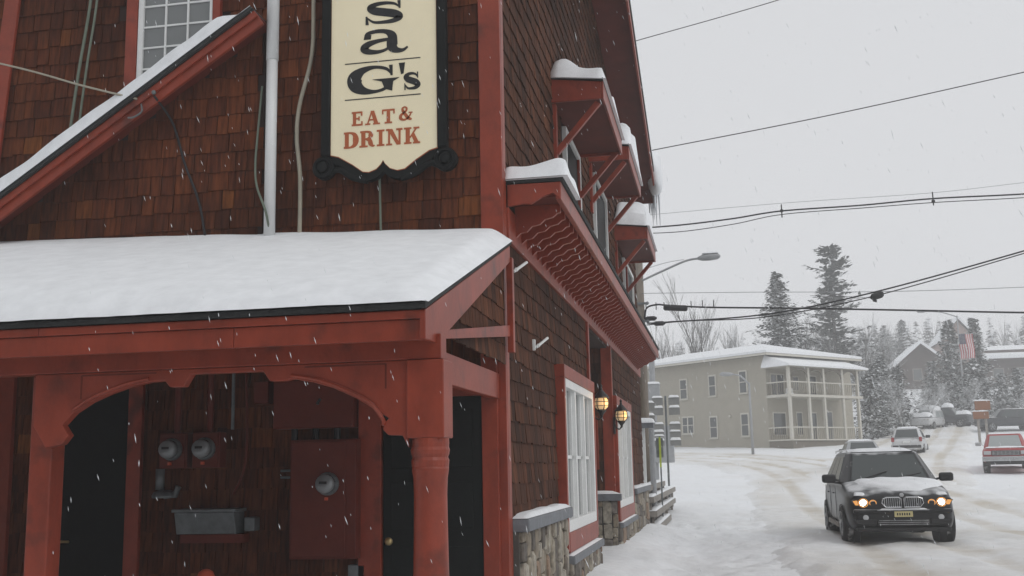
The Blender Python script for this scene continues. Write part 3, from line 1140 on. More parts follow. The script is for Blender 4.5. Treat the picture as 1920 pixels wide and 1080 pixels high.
cable('cable', [(-5.02, 8.81, 5.08), (-4.98, 9.1, 4.9), (-4.86, 9.13, 4.5), (-4.7, 9.13, 4.1), (-4.6, 9.13, 3.6)], .012, 'cable_black', 'black cable running down the shingles from the sloping roof')
t = thing('cable_hook', 'small metal cable hook fixed to the red sloping board', 'hook', (-5.02, 8.83, 5.1))
MB().ball((-5.02, 8.80, 5.11), .022, 8, 6).build('insulator', 'galv', t, smooth=True)
MB().tube(catmull([(-5.16, 8.83, 5.02), (-5.13, 8.79, 4.93), (-5.2, 8.78, 4.88), (-5.27, 8.80, 4.885)], 5), .009, 6).build('hook_arm', 'galv', t, smooth=True)
for (x, y, z, lab) in ((-1.80, 10.75, 2.84, 'bare white bracket sticking out of the shingled street wall'), (-1.80, 9.62, 3.42, 'small white hook on the street wall just under the frieze')):
    t = thing('wall_bracket', lab, 'bracket', (x, y, z))
    MB().beam((x + .0, y - .04, z - .04), (x + .10, y + .10, z + .07), .024, .024).build('arm', 'white_paint', t, bevel=.004)
    MB().beam((x - .02, y - .05, z - .07), (x - .02, y - .05, z + .04), .035, .03, (1, 0, 0)).build('mount', 'white_paint', t, bevel=.004)
    MB().ball((x + .02, y - .02, z - .02), .02, 8, 6).build('joint', 'white_paint', t, smooth=True)

# ---------------------------------------------------------------- sign
SY = 9.12
sg = thing('restaurant_sign', 'tall cream restaurant sign in a black scrolled frame on the shingled wall', 'sign', (-2.89, 9.2, 4.3))
outl = [(-3.405, 7.1), (-3.405, 4.475), (-3.33, 4.455), (-3.20, 4.375), (-3.10, 4.30), (-3.04, 4.29), (-2.97, 4.315), (-2.925, 4.36), (-2.905, 4.395), (-2.885, 4.36), (-2.84, 4.315), (-2.77, 4.29), (-2.70, 4.30),
        (-2.60, 4.375), (-2.47, 4.455), (-2.395, 4.475), (-2.395, 7.1)]
MB().prism(outl, XZ, SY, SY + .04).build('panel', 'cream', sg)
red_o = [(-2.9 + (a + 2.9) * 1.009, b - .006) for a, b in outl]
MB().prism(red_o, XZ, SY + .006, SY + .039).build('red_edge', 'orange_paint', sg)
bo = [(-3.495, 7.2), (-3.495, 4.46), (-3.40, 4.40), (-3.28, 4.34), (-3.14, 4.235), (-3.04, 4.21), (-2.96, 4.235), (-2.905, 4.285), (-2.85, 4.235), (-2.77, 4.21), (-2.66, 4.235), (-2.52, 4.34), (-2.40, 4.40), (-2.305, 4.46), (-2.305, 7.2)]
MB().prism(bo, XZ, SY + .012, SY + .085).build('frame', 'black_wood', sg, bevel=.008)
for sx in (-1, 1):
    B('frame_rail', 'black_wood', sg, -2.9 + sx * .512, -2.9 + sx * .598, SY - .02, SY + .0115, 4.47, 7.2, bevel=.01)
    cx = -2.9 + sx * .578
    MB().lathe([(.10, .075), (.108, .06), (.108, 0), (.095, -.022), (.075, -.022), (.066, -.008), (.055, -.008), (.045, -.03), (.02, -.035)], (cx, SY + .01, 4.365), 22, 'y').build('scroll', 'black_wood', sg, smooth=False)
    bp = [(cx, 4.36 - .085), (cx - sx * .14, 4.34), (cx - sx * .28, 4.255), (cx - sx * .42, 4.215)]
    MB().tube([(a, SY + .03, b) for a, b in catmull(bp, 6)], .03, 8).build('scroll_edge', 'black_wood', sg, smooth=True)


class Ink:
    """lettering: each stroke is a thin raised piece, stepped so that no two faces share a plane"""

    def __init__(s, x, z, w, h, shear=0.):
        s.m, s.x, s.z, s.w, s.h, s.k, s.fat = MB(), x, z, w, h, 0, 1.22 if h > .16 else 1.

    def poly(s, pts):
        s.k += 1
        d = SY - .003 - .0004 * s.k
        s.m.prism([(s.x + a * s.w, s.z + b * s.h) for a, b in pts], XZ, d, SY - .0002)

    def ribbon(s, pts, n=7):
        """pts (a, b, width); widths in box heights"""
        asp = s.w / s.h
        c = catmull(pts, n)
        L, Rr = [], []
        for i, p in enumerate(c):
            a, b = c[max(0, i - 1)], c[min(len(c) - 1, i + 1)]
            d = Vector(((b[0] - a[0]) * asp, b[1] - a[1]))
            if d.length < 1e-9:
                continue
            d.normalize()
            q = Vector((-d.y, d.x)) * p[2] * s.fat / 2
            L.append((p[0] + q.x / asp, p[1] + q.y))
            Rr.append((p[0] - q.x / asp, p[1] - q.y))
        s.k += 1
        d = SY - .003 - .0004 * s.k
        W = lambda a, b, dd: (s.x + a * s.w, dd, s.z + b * s.h)
        n2 = len(L)
        vs = [W(*p, d) for p in L] + [W(*p, d) for p in Rr] + [W(*p, SY - .0002) for p in L] + [W(*p, SY - .0002) for p in Rr]
        fs = []
        for i in range(n2 - 1):
            fs += [(i, i + 1, n2 + i + 1, n2 + i), (i, 2 * n2 + i, 2 * n2 + i + 1, i + 1), (n2 + i, n2 + i + 1, 3 * n2 + i + 1, 3 * n2 + i)]
        fs += [(0, n2, 3 * n2, 2 * n2), (n2 - 1, 3 * n2 - 1, 4 * n2 - 1, 2 * n2 - 1)] if False else []
        s.m.add(vs, fs)

    def rect(s, a0, a1, b0, b1):
        s.poly([(a0, b0), (a1, b0), (a1, b1), (a0, b1)])

    def done(s, m):
        s.m.build('lettering', m, sg)


def g_s(k):
    k.ribbon([(.84, .70, .05), (.74, .86, .09), (.55, .93, .12), (.33, .90, .16), (.20, .76, .24), (.30, .61, .29), (.52, .51, .30), (.74, .40, .30), (.85, .25, .25), (.72, .10, .17), (.50, .065, .12), (.28, .10, .09), (.14, .30, .05)])
    k.poly([(.80, 1.), (.87, 1.), (.87, .64), (.83, .64)])
    k.poly([(.10, 0.), (.17, 0.), (.14, .38), (.10, .38)])


k = Ink(-3.115, 5.705, .44, .215)
g_s(k)
k.done('black_metal')
k = Ink(-3.15, 5.415, .50, .235)               # a
k.ribbon([(.16, .72, .10), (.20, .86, .12), (.38, .93, .13), (.56, .88, .16), (.665, .70, .30), (.67, .45, .36), (.68, .22, .34), (.76, .08, .2), (.88, .06, .11), (.97, .18, .06)])
k.poly([(.12, .62), (.26, .62), (.27, .80), (.14, .82)])
k.ribbon([(.60, .56, .10), (.40, .52, .13), (.22, .42, .2), (.13, .25, .26), (.22, .11, .19), (.40, .07, .12), (.55, .14, .09), (.64, .28, .07)])
k.done('black_metal')
k = Ink(-3.245, 5.035, .50, .265)              # G
k.ribbon([(.84, .68, .06), (.74, .86, .09), (.52, .945, .10), (.30, .86, .2), (.16, .66, .38), (.135, .48, .44), (.18, .28, .38), (.32, .11, .22), (.52, .055, .10), (.70, .12, .09), (.78, .26, .12)])
k.poly([(.80, .98), (.87, .98), (.87, .60), (.83, .60)])
k.poly([(.48, .50), (1.0, .50), (.88, .38), (.86, .04), (.72, .12), (.66, .40)])
k.done('black_metal')
k = Ink(-2.758, 5.195, .07, .11)               # apostrophe
k.poly([(.1, 1), (.95, 1), (.75, .05), (.40, 0)])
k.done('black_metal')
k = Ink(-2.715, 5.04, .17, .165)
g_s(k)
k.done('black_metal')
for z in (5.335, 4.985):
    MB().prism([(-3.27, z), (-2.545, z), (-2.545, z + .009), (-3.27, z + .009)], XZ, SY - .003, SY - .0002).build('rule', 'black_metal', sg)


def serif(k, a, b, w=.30, t=.10):
    k.rect(a - w / 2, a + w / 2, b, b + t)


def letter(ch, x, z, w, h):
    k = Ink(x, z, w, h)
    S = .26
    if ch == 'E':
        k.rect(.12, .12 + S, .02, .98)
        k.rect(.02, .92, 0, .12)
        k.rect(.02, .90, .88, 1)
        k.rect(.3, .66, .45, .56)
        k.rect(.58, .68, .36, .66)
        k.rect(.82, .93, .01, .30)
        k.rect(.80, .91, .70, .99)
    elif ch == 'A':
        k.poly([(.10, .03), (.20, .03), (.50, .98), (.40, .98)])
        k.poly([(.62, .03), (.90, .03), (.60, .98), (.36, .98)])
        k.rect(.24, .72, .30, .40)
        k.rect(0, .34, 0, .10)
        k.rect(.54, 1, 0, .10)
    elif ch == 'T':
        k.rect(.37, .37 + S, .02, .98)
        k.rect(.02, .98, .88, 1)
        k.rect(.02, .12, .66, .99)
        k.rect(.88, .98, .66, .99)
        k.rect(.22, .78, 0, .11)
    elif ch == 'D':
        k.rect(.12, .12 + S, .02, .98)
        k.ribbon([(.05, .94, .12), (.5, .94, .12), (.78, .80, .26), (.86, .5, .36), (.78, .2, .26), (.5, .06, .12), (.05, .06, .12)])
    elif ch == 'R':
        k.rect(.12, .12 + S, .02, .98)
        k.ribbon([(.05, .94, .12), (.48, .94, .12), (.68, .86, .2), (.72, .72, .3), (.66, .58, .2), (.48, .50, .11), (.2, .50, .1)])
        k.ribbon([(.46, .49, .16), (.66, .40, .24), (.72, .2, .28), (.84, .06, .14), (.97, .08, .08)])
        k.rect(.0, .52, 0, .1)
    elif ch == 'I':
        k.rect(.28, .72, .02, .98)
        k.rect(.02, .98, 0, .11)
        k.rect(.02, .98, .89, 1)
    elif ch == 'N':
        k.rect(.12, .24, .02, .98)
        k.rect(.76, .88, .02, .98)
        k.poly([(.08, .985), (.38, .985), (.86, .01), (.64, .01)])
        k.rect(0, .36, 0, .10)
        k.rect(0, .2, .89, 1)
        k.rect(.62, 1, .89, 1)
    elif ch == 'K':
        k.rect(.10, .10 + S, .02, .98)
        k.poly([(.34, .40), (.72, .95), (.84, .95), (.40, .34)])
        k.poly([(.44, .55), (.62, .68), (.94, .04), (.66, .04)])
        k.rect(0, .46, 0, .10)
        k.rect(0, .46, .90, 1)
        k.rect(.60, .96, .90, 1)
        k.rect(.56, 1, 0, .10)
    elif ch == '&':
        k.ribbon([(.92, .52, .08), (.80, .30, .10), (.60, .10, .12), (.36, .05, .14), (.16, .16, .22), (.17, .36, .20), (.36, .52, .13), (.56, .68, .12), (.58, .86, .14), (.44, .94, .10), (.30, .86, .14), (.31, .70, .18), (.48, .44, .22), (.70, .16, .22), (.96, .05, .12)])
        k.rect(.74, 1.02, .50, .58)
    k.done('orange_paint')


x = -3.205
for ch, wd in (('E', .115), ('A', .140), ('T', .125)):
    letter(ch, x, 4.735, wd, .135)
    x += wd + .018
letter('&', -2.755, 4.75, .13, .135)
x = -3.285
for ch, wd in (('D', .142), ('R', .150), ('I', .075), ('N', .155), ('K', .15)):
    letter(ch, x, 4.525, wd, .155)
    x += wd + .015

# ---------------------------------------------------------------- meters and boxes under the porch
BY = 9.27


def meter(x, z, y, parent):
    g_ = MB().lathe([(.10, 0), (.10, -.03), (.092, -.045)], (x, y, z), 20, 'y').build('meter_ring', 'galv', parent, smooth=False)
    MB().lathe([(.083, -.045), (.083, -.10), (.07, -.125), (.0, -.13)], (x, y, z), 20, 'y').build('meter_dome', 'meter_glass', g_, smooth=True)
    B('dial', 'black_metal', g_, x - .035, x + .035, y - .1335, y - .131, z + .0, z + .022)
    B('seal', 'orange_cap', g_, x - .012, x + .012, y - .06, y - .03, z - .14, z - .115)


t = thing('meter_cabinet', 'tall red painted meter cabinet with one round glass meter', 'meter box', (-3.5, BY, .86))
B('cabinet_body', 'red_shaded', t, -3.815, -3.205, 9.08, BY, .86, 1.885, bevel=.01)
B('cabinet_door', 'red_shaded', t, -3.795, -3.30, 9.066, 9.079, .88, 1.865, bevel=.005)
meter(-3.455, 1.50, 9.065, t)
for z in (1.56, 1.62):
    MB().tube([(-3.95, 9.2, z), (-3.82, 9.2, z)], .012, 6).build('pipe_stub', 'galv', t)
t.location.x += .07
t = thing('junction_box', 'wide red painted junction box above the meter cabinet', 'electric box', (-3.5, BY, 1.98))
B('box_body', 'red_shaded', t, -3.93, -3.175, 9.12, BY, 1.985, 2.42, bevel=.01)
B('box_lid', 'red_shaded', t, -3.92, -3.185, 9.106, 9.119, 1.995, 2.41, bevel=.005)
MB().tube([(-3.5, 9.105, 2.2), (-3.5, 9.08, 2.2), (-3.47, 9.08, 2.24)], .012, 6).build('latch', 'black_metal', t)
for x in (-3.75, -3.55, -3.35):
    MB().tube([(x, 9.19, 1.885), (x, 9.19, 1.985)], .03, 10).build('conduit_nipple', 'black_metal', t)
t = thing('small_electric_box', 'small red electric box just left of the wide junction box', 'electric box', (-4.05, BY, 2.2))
B('box_body', 'red_shaded', t, -4.13, -3.99, 9.16, BY, 2.22, 2.42, bevel=.008)
B('box_lid', 'red_shaded', t, -4.125, -3.995, 9.148, 9.159, 2.225, 2.415)
for (x, lab) in ((-4.67, 'red meter socket with round glass meter, nearer the tall cabinet'), (-4.99, 'red meter socket with round glass meter, beside the black doorway')):
    t = thing('meter_socket', lab, 'electric meter', (x, BY, 1.66))
    B('socket_box', 'red_shaded', t, x - .135, x + .135, 9.13, BY, 1.66, 1.98, bevel=.01)
    B('socket_cover', 'red_shaded', t, x - .12, x + .12, 9.117, 9.129, 1.675, 1.965)
    meter(x, 1.83, 9.116, t)
    MB().tube([(x, 9.2, 1.98), (x, 9.2, 2.75)], .03, 10).build('riser', 'red_shaded', t)
for o in [q for q in COL.objects if q.name.startswith('meter_socket')]:
    o.location.x += .10
t = thing('pipe_elbow', 'grey pipe elbow with flange beneath the meters', 'pipe', (-5.1, BY, 1.4))
MB().tube([(-5.12, 9.15, 1.66), (-5.12, 9.15, 1.47)], .04, 12).build('pipe', 'galv', t, smooth=True)
MB().lathe([(.11, 0), (.115, .02), (.10, .05), (.05, .07)], (-5.07, 9.15, 1.40), 16).build('flange', 'galv', t, smooth=False)
MB().tube([(-5.07, 9.15, 1.42), (-4.95, 9.12, 1.43), (-4.92, 9.12, 1.50)], .03, 10).build('elbow', 'galv', t, smooth=True)
t.location.x += .10
t = thing('metal_trough', 'grey galvanised metal trough fixed to the wall under the meters', 'trough', (-4.6, BY, 1.05))
MB().prism([(9.27, 1.08), (9.10, 1.08), (9.05, 1.27), (9.27, 1.27)], YZ, -4.90, -4.33).build('trough_body', 'galv', t, bevel=.006)
B('rim', 'galv', t, -4.92, -4.31, 9.035, 9.27, 1.272, 1.30, bevel=.005)
B('support_board', 'red_shaded', t, -4.88, -4.28, 9.14, 9.27, 1.0, 1.075)
MB().box(-4.28, -4.18, 9.15, 9.27, 1.10, 1.22).build('outlet', 'galv', t, bevel=.01)
t.location.x += .08
t = thing('standpipe', 'round orange red standpipe cap under the grey trough', 'standpipe', (-4.45, 8.9, .2))
MB().lathe([(.09, .2), (.09, .55), (.11, .56), (.11, .6), (.085, .61)], (-4.45, 8.95, 0), 18).build('pipe_body', 'orange_cap', t, smooth=False)
MB().lathe([(.084, .61), (.084, .68), (.078, .73), (.06, .77), (.03, .79), (0, .795)], (-4.45, 8.95, 0), 18).build('dome_cap', 'orange_cap', t, smooth=True)
B('small_box_wall', 'galv', None, -3.25, -3.10, 9.2, BY, .70, .80, bevel=.006, label='little grey outlet box low on the wall below the meter cabinet', cat='outlet box').name = 'outlet_box'
cable('wire', [(-4.25, 9.22, 2.7), (-4.22, 9.22, 2.0), (-4.24, 9.22, 1.65), (-4.34, 9.22, 1.42)], .012, 'red_shaded', 'thin red painted wire curving down the wall between the boxes')
MB().tube([(-4.36, 9.22, 2.75), (-4.36, 9.22, 2.0)], .016, 6).build('conduit', 'galv', label='thin straight conduit coming down between the meters and boxes', cat='conduit')

# ---------------------------------------------------------------- lit wall lanterns
def lantern(x, y, z, xwall, label):
    S = .78
    t = thing('wall_lantern', label, 'lantern', (x, y, z), 'lit lanterns along the street wall')
    MB().lathe([(a * S, b * S) for a, b in [(.075, -.10), (.115, -.06), (.125, 0), (.12, .06), (.105, .10)]], (x, y, z), 12).build('lamp_glass', 'lamp_glass', t)
    MB().ball((x, y, z), (.035, .035, .048), 8, 6).build('bulb', 'lamp_glow', t, smooth=True)
    for k in range(6):
        a = 2 * math.pi * k / 6
        pts = [(x + S * r * math.cos(a), y + S * r * math.sin(a), z + S * h) for r, h in ((.08, -.115), (.122, -.065), (.133, 0), (.128, .06), (.112, .11))]
        MB().tube(pts, .007, 5).build('rib', 'black_metal', t)
    for h, r in ((0.035, .132), (-.04, .130)):
        MB().tube([(x + S * r * math.cos(a * math.pi / 8), y + S * r * math.sin(a * math.pi / 8), z + S * h) for a in range(17)], .005, 5).build('band', 'black_metal', t)
    MB().lathe([(a * S, b * S) for a, b in [(.14, .10), (.15, .115), (.12, .15), (.06, .22), (.03, .25), (.022, .30), (.03, .33), (.0, .37)]], (x, y, z), 12).build('roof_cap', 'black_metal', t)
    MB().lathe([(a * S, b * S) for a, b in [(.0, -.26), (.02, -.24), (.028, -.20), (.05, -.17), (.085, -.13), (.085, -.105)]], (x, y, z), 12).build('finial', 'black_metal', t)
    MB().tube(catmull([(x, y, z - .17), (x - .04, y, z - .22), (x - .09, y, z - .19), (xwall + .02, y, z - .14)], 6), .013, 6).build('arm', 'black_metal', t, smooth=True)
    MB().box(xwall, xwall + .025, y - .06, y + .06, z - .30, z - .02).build('backplate', 'black_metal', t, bevel=.006)
    ld = bpy.data.lights.new('lantern_light', 'POINT')
    ld.energy = 3
    ld.color = (1, .62, .28)
    ld.shadow_soft_size = .1
    lo = bpy.data.objects.new('lantern_light', ld)
    lo.location = (x + .14, y - .1, z)
    COL.objects.link(lo)
    lo.parent = t
    lo.matrix_parent_inverse = WM(t).inverted()


lantern(-1.655, 15.3, 2.475, -1.80, 'lit glass wall lantern beside the first street window')
lantern(-1.66, 18.40, 2.437, -1.79, 'lit glass wall lantern beside the second, farther street window')


# ---------------------------------------------------------------- steps, posts and signs beyond the restaurant
t = thing('timber_steps', 'snow covered grey timber steps against the end of the restaurant', 'steps', (-1.6, 27, 0))
for i, (x0, x1, zt, y0, y1) in enumerate(((-1.90, -1.74, 1.14, 25.7, 33.0), (-1.83, -1.62, .88, 25.62, 37.), (-1.78, -1.56, .56, 25.62, 35.4), (-1.73, -1.50, .24, 25.62, 31.))):
    y0, y1 = y0 - 0., y1
    o = B('tread', 'weathered', t, x0, x1, y0, y1, zt - .14, zt - .002, bevel=.008)
    snow_mound(x0, x1 - .03, y0, y1, zt, .05, i * 3., 8, 30, .35, .4, .0).build('snow_cap', 'snow', o, smooth=True)
    B('riser', 'weathered', t, x0 - .02, x0 + .02, y0 + .03, y1 - .03, zt - .35, zt - .141)
    for k in range(4):
        yy = y0 + .2 + (y1 - y0 - .4) * k / 3
        B('support', 'weathered', t, x0 + .05, x0 + .13, yy - .05, yy + .05, -.35, zt - .142)
t = thing('porch_column', 'slim white column with a snowy cap past the restaurant corner', 'column', (-1.88, 26.6, 1.2))
B('shaft', 'white_paint', t, -1.93, -1.84, 26.55, 26.64, .6, 2.55, bevel=.008)
B('capital', 'slate', t, -2.02, -1.62, 26.4, 26.8, 2.5, 2.62, bevel=.01)
snow_mound(-2.02, -1.62, 26.4, 26.8, 2.622, .10, 3).build('snow_cap', 'snow', t, smooth=True)
MB().tube([(-1.72, 27.2, .6), (-1.72, 27.2, 2.5)], .07, 12).build('grey_post', 'lamp_grey', label='plain grey post standing next to the slim white column', cat='post')
mat('hiviz', (.42, .5, .05), .5, .1)
t = thing('warning_marker', 'yellow green warning marker on a thin post beside the timber steps', 'marker', (-1.58, 28.5, .9))
B('plate', 'hiviz', t, -1.625, -1.575, 28.5, 28.515, 1.55, 2.32)
B('back_plate', 'galv', t, -1.70, -1.52, 28.53, 28.55, 1.8, 2.3)
MB().tube([(-1.6, 28.56, .3), (-1.6, 28.56, 2.35)], .02, 8).build('post', 'galv', t)
snow_mound(-1.72, -1.5, 28.48, 28.58, 2.352, .05, 3, 6, 5).build('snow_cap', 'snow', t, smooth=True)
# brown-grey clapboard neighbour wall end seen past the corner
nb = thing('neighbour_building', 'pale tan clapboard building edge just beyond the restaurant', 'building', (-3.2, 31, 0))
mat('clap_tan', (.42, .37, .28), .7, .12)
B('wall', 'clap_tan', nb, -6.5, -2.32, 28.4, 33.0, -.2, 3.9)
for k in range(24):
    B('clapboard', 'clap_tan', nb, -6.4, -2.30, 28.375, 28.399, .0 + k * .16, .15 + k * .16)
B('corner_trim', 'weathered', nb, -2.34, -2.28, 28.35, 28.47, -.2, 3.9, bevel=.006)
B('roof', 'asphalt_roof', nb, -6.7, -2.2, 28.2, 33.2, 3.902, 4.0)
# directional signs
t = thing('sign_post', 'thin post carrying stacked snow capped direction signs', 'sign', (-1.75, 36, .2))
MB().tube([(-1.78, 36, .1), (-1.78, 36, 3.85)], .035, 8).build('post', 'galv', t)
mat('sign_back', (.24, .245, .24), .5, .1)
for i, z in enumerate((3.55, 3.22, 2.75, 2.5, 2.22)):
    for x0, x1 in ((-2.22, -1.86), (-1.68, -1.32)):
        o = B('sign_plate', 'sign_back', t, x0, x1, 35.93, 35.95, z, z + (.24 if i < 2 else .18), bevel=.004)
        snow_mound(x0, x1, 35.90, 35.98, z + (.242 if i < 2 else .182), .075, i, 8, 4, .3, .4, .0).build('snow_cap', 'snow', o, smooth=True)
t = thing('sign_post', 'second thinner sign post half hidden behind the direction signs', 'sign', (-2.25, 35, .2))
MB().tube([(-2.35, 35, .1), (-2.35, 35, 3.7)], .03, 8).build('post', 'galv', t)
for z in (3.3, 2.9):
    o = B('sign_plate', 'sign_back', t, -2.62, -2.08, 34.94, 34.96, z, z + .28)
    snow_mound(-2.62, -2.08, 34.9, 35.0, z + .283, .08, z, 8, 4, .3, .4, 0).build('snow_cap', 'snow', o, smooth=True)
t = thing('signal_pole', 'grey pole with a boxy cabinet behind the direction signs', 'pole', (-2.72, 45, .5))
MB().tube([(-2.72, 45, .3), (-2.72, 45, 5.9)], .12, 12).build('shaft', 'lamp_grey', t)
B('cabinet', 'lamp_grey', t, -3.05, -2.42, 44.7, 44.88, 4.1, 4.9, bevel=.02)
B('lower_cabinet', 'lamp_grey', t, -2.95, -1.95, 44.7, 45.1, 1.7, 3.2, bevel=.02)
snow_mound(-3.05, -2.42, 44.7, 44.88, 4.902, .1, 2).build('snow_cap', 'snow', t, smooth=True)

# ---------------------------------------------------------------- utility poles, street lights, wires
UP = (-2.06, 30.0)
t = thing('utility_pole', 'weathered wooden utility pole rising behind the restaurant', 'utility pole', (UP[0], UP[1], 0))
MB().tube([(UP[0], UP[1], -.3), (UP[0], UP[1], 8.75)], [.13, .105], 14).build('shaft', 'wood_pole', t, smooth=True)
for z in (6.05, 5.55, 8.4):
    B('bracket', 'galv', t, UP[0] - .16, UP[0] + .16, UP[1] - .16, UP[1] - .12, z - .03, z + .03)
    MB().ball((UP[0] + .2, UP[1] - .14, z), .05, 8, 6).build('insulator', 'slate', t, smooth=True)
t = thing('street_light', 'grey cobra head street light on an arm above the pole', 'street light', (-1.96, 30, 6.7))
MB().tube(catmull([(-2.0, 29.95, 6.70), (-1.4, 29.95, 6.95), (-.75, 29.95, 7.20), (-.36, 29.95, 7.25)], 8), .03, 8).build('arm', 'lamp_grey', t, smooth=True)
MB().tube(catmull([(-2.0, 29.95, 7.0), (-1.3, 29.95, 7.18), (-.8, 29.95, 7.24)], 4), .008, 5).build('stay_wire', 'lamp_grey', t)
MB().tube([(-.42, 29.95, 7.25), (-.30, 29.95, 7.26), (-.1, 29.95, 7.275), (.12, 29.95, 7.285), (.20, 29.95, 7.28)], [.04, .085, .105, .09, .03], 12).build('lamp_head', 'lamp_grey', t, smooth=True)
snow_mound(-.3, .15, 29.87, 30.03, 7.37, .05, 2, 8, 6, .4, .3, 0).build('snow_cap', 'snow', t, smooth=True)


def wire(pts, r, label, m='cable_black'):
    MB().tube(catmull(pts, 10), r, 6).build('overhead_wire', m, smooth=True, label=label, cat='wire', group='overhead wires')


# plane y = 30 unless the wire runs in depth
wire([(-1.9, 29.9, 5.5), (-1.4, 29.9, 5.5), (1.4, 29.9, 5.60), (4.2, 29.9, 6.06), (8.06, 29.9, 6.97), (12, 29.9, 8.0)], .022, 'thick black cable sagging up to the right from the pole, upper of a pair')
wire([(-1.9, 29.85, 5.44), (-.8, 29.85, 5.50), (1.4, 29.85, 5.52), (4.2, 29.85, 5.95), (8.06, 29.85, 6.90), (12, 29.85, 7.95)], .016, 'black cable sagging up to the right from the pole, lower of a pair')
wire([(-1.95, 29.9, 5.62), (-1.88, 29.9, 5.92), (-1.6, 29.9, 6.0), (-1.3, 29.9, 5.97), (-.2, 29.9, 5.86), (2, 29.9, 5.73), (5, 29.9, 5.53), (7.9, 29.9, 5.33), (12, 29.9, 5.1)], .026, 'straight black cable crossing the sky at rooftop height')
wire([(-2.0, 29.9, 6.34), (1, 29.9, 6.22), (4.5, 29.9, 6.06), (8, 29.9, 6.0), (12, 29.9, 6.0)], .009, 'thin level wire behind the spruce tops', 'lamp_grey')
wire([(-1.9, 29.9, 8.20), (-.8, 29.9, 8.22), (.6, 29.9, 8.31), (1.92, 29.9, 8.44), (4, 29.9, 8.46), (5.88, 29.9, 8.52), (8.2, 29.9, 8.49), (12, 29.9, 8.5)], .022, 'twin cable swinging across the sky, its thicker strand')
wire([(-1.9, 29.85, 8.03), (-.8, 29.85, 8.02), (.6, 29.85, 8.14), (1.92, 29.85, 8.33), (4, 29.85, 8.37), (5.88, 29.85, 8.40), (8.2, 29.85, 8.38), (12, 29.85, 8.4)], .012, 'twin cable swinging across the sky, its thinner strand')
wire([(-1.9, 29.9, 8.56), (2, 29.9, 8.66), (5.8, 29.9, 8.68), (8.2, 29.9, 8.80), (12, 29.9, 9.0)], .006, 'hair thin wire just above the twin cable', 'lamp_grey')
wire([(-2.3, 30, 13.68), (-1.84, 30, 13.8), (2.2, 30, 14.62), (8, 30, 16.0)], .012, 'single high wire leaving the top of the picture')
wire([(-2.4, 30, 10.36), (-1.3, 30, 10.5), (3.4, 30, 11.1), (8.5, 30, 11.88), (13, 30, 12.6)], .014, 'single wire rising to the right high above the street')
for x in (1.92, 5.88):
    t = thing('wire_spacer', 'small upright cable spacer on the twin cable, ' + ('one nearer the pole' if x < 3 else 'one farther from the pole'), 'spacer', (x, 29.88, 8.4), 'cable spacers')
    MB().tube([(x, 29.88, 8.25 if x < 3 else 8.33), (x, 29.88, 8.62 if x < 3 else 8.70)], .016, 6).build('rod', 'cable_black', t)
    MB().box(x - .04, x + .04, 29.84, 29.92, 8.41, 8.47).build('clamp', 'cable_black', t)
t = thing('cable_splice_box', 'long dark splice case hanging on the straight cable near the pole', 'splice case', (-1.1, 29.9, 5.9))
MB().tube([(-1.42, 29.9, 5.915), (-1.38, 29.9, 5.91), (-.80, 29.9, 5.86), (-.76, 29.9, 5.855)], [.05, .085, .085, .05], 10).build('case', 'cable_black', t, smooth=False)
for x in (-1.9, -1.62, -1.4, -.66, -.35, -.05):
    B('hanger', 'cable_black', t, x - .012, x + .012, 29.89, 29.91, 5.86, 6.06)
for (x, z, lab) in ((-1.78, 5.62, 'dark cable splice bundled against the pole'), (-1.55, 5.47, 'small dark splice case low on the sagging cable')):
    MB().tube([(x - .17, 29.88, z), (x - .1, 29.88, z), (x + .1, 29.88, z), (x + .17, 29.88, z + .01)], [.02, .065, .065, .02], 8).build('cable_splice', 'cable_black', label=lab, cat='splice case')
t = thing('hanging_signal', 'small dark signal housing hanging from the wires over the street', 'signal', (4.25, 29.9, 5.9))
MB().tube([(4.08, 29.88, 5.90), (4.14, 29.88, 5.92), (4.36, 29.88, 5.99), (4.42, 29.88, 6.0)], [.03, .095, .10, .06], 10).build('housing', 'cable_black', t, smooth=False)
MB().tube([(4.2, 29.88, 5.85), (4.18, 29.88, 5.80)], [.05, .06], 8).build('lens_hood', 'cable_black', t)
B('hanger', 'cable_black', t, 4.24, 4.26, 29.87, 29.89, 6.0, 6.06)
wire([(2.5, 29.6, 6.0), (3.4, 29.8, 5.97), (4.1, 29.9, 5.9)], .006, 'short slack wire reaching the hanging signal')


def street_lamp(x, y, h, arm, label, lean=-1):
    t = thing('street_lamp', label, 'street light', (x, y, T(x, y)))
    z0 = T(x, y) - .2
    MB().tube([(x, y, z0), (x, y, h)], [.09, .06], 10).build('pole', 'lamp_grey', t, smooth=True)
    MB().tube(catmull([(x, y, h - .1), (x + lean * arm * .5, y, h + .42), (x + lean * arm, y, h + .55)], 6), .05, 8).build('arm', 'lamp_grey', t, smooth=True)
    e = x + lean * arm
    MB().tube([(e - lean * .1, y, h + .55), (e + lean * .15, y, h + .56), (e + lean * .6, y, h + .58), (e + lean * .75, y, h + .57)], [.05, .12, .13, .05], 10).build('lamp_head', 'lamp_grey', t, smooth=True)
    return t


street_lamp(1.78, 68, 6.5, 1.0, 'slender street lamp in front of the beige building')
street_lamp(22.9, 110, 15.3, 2.9, 'tall street lamp arching above the flag and trees')

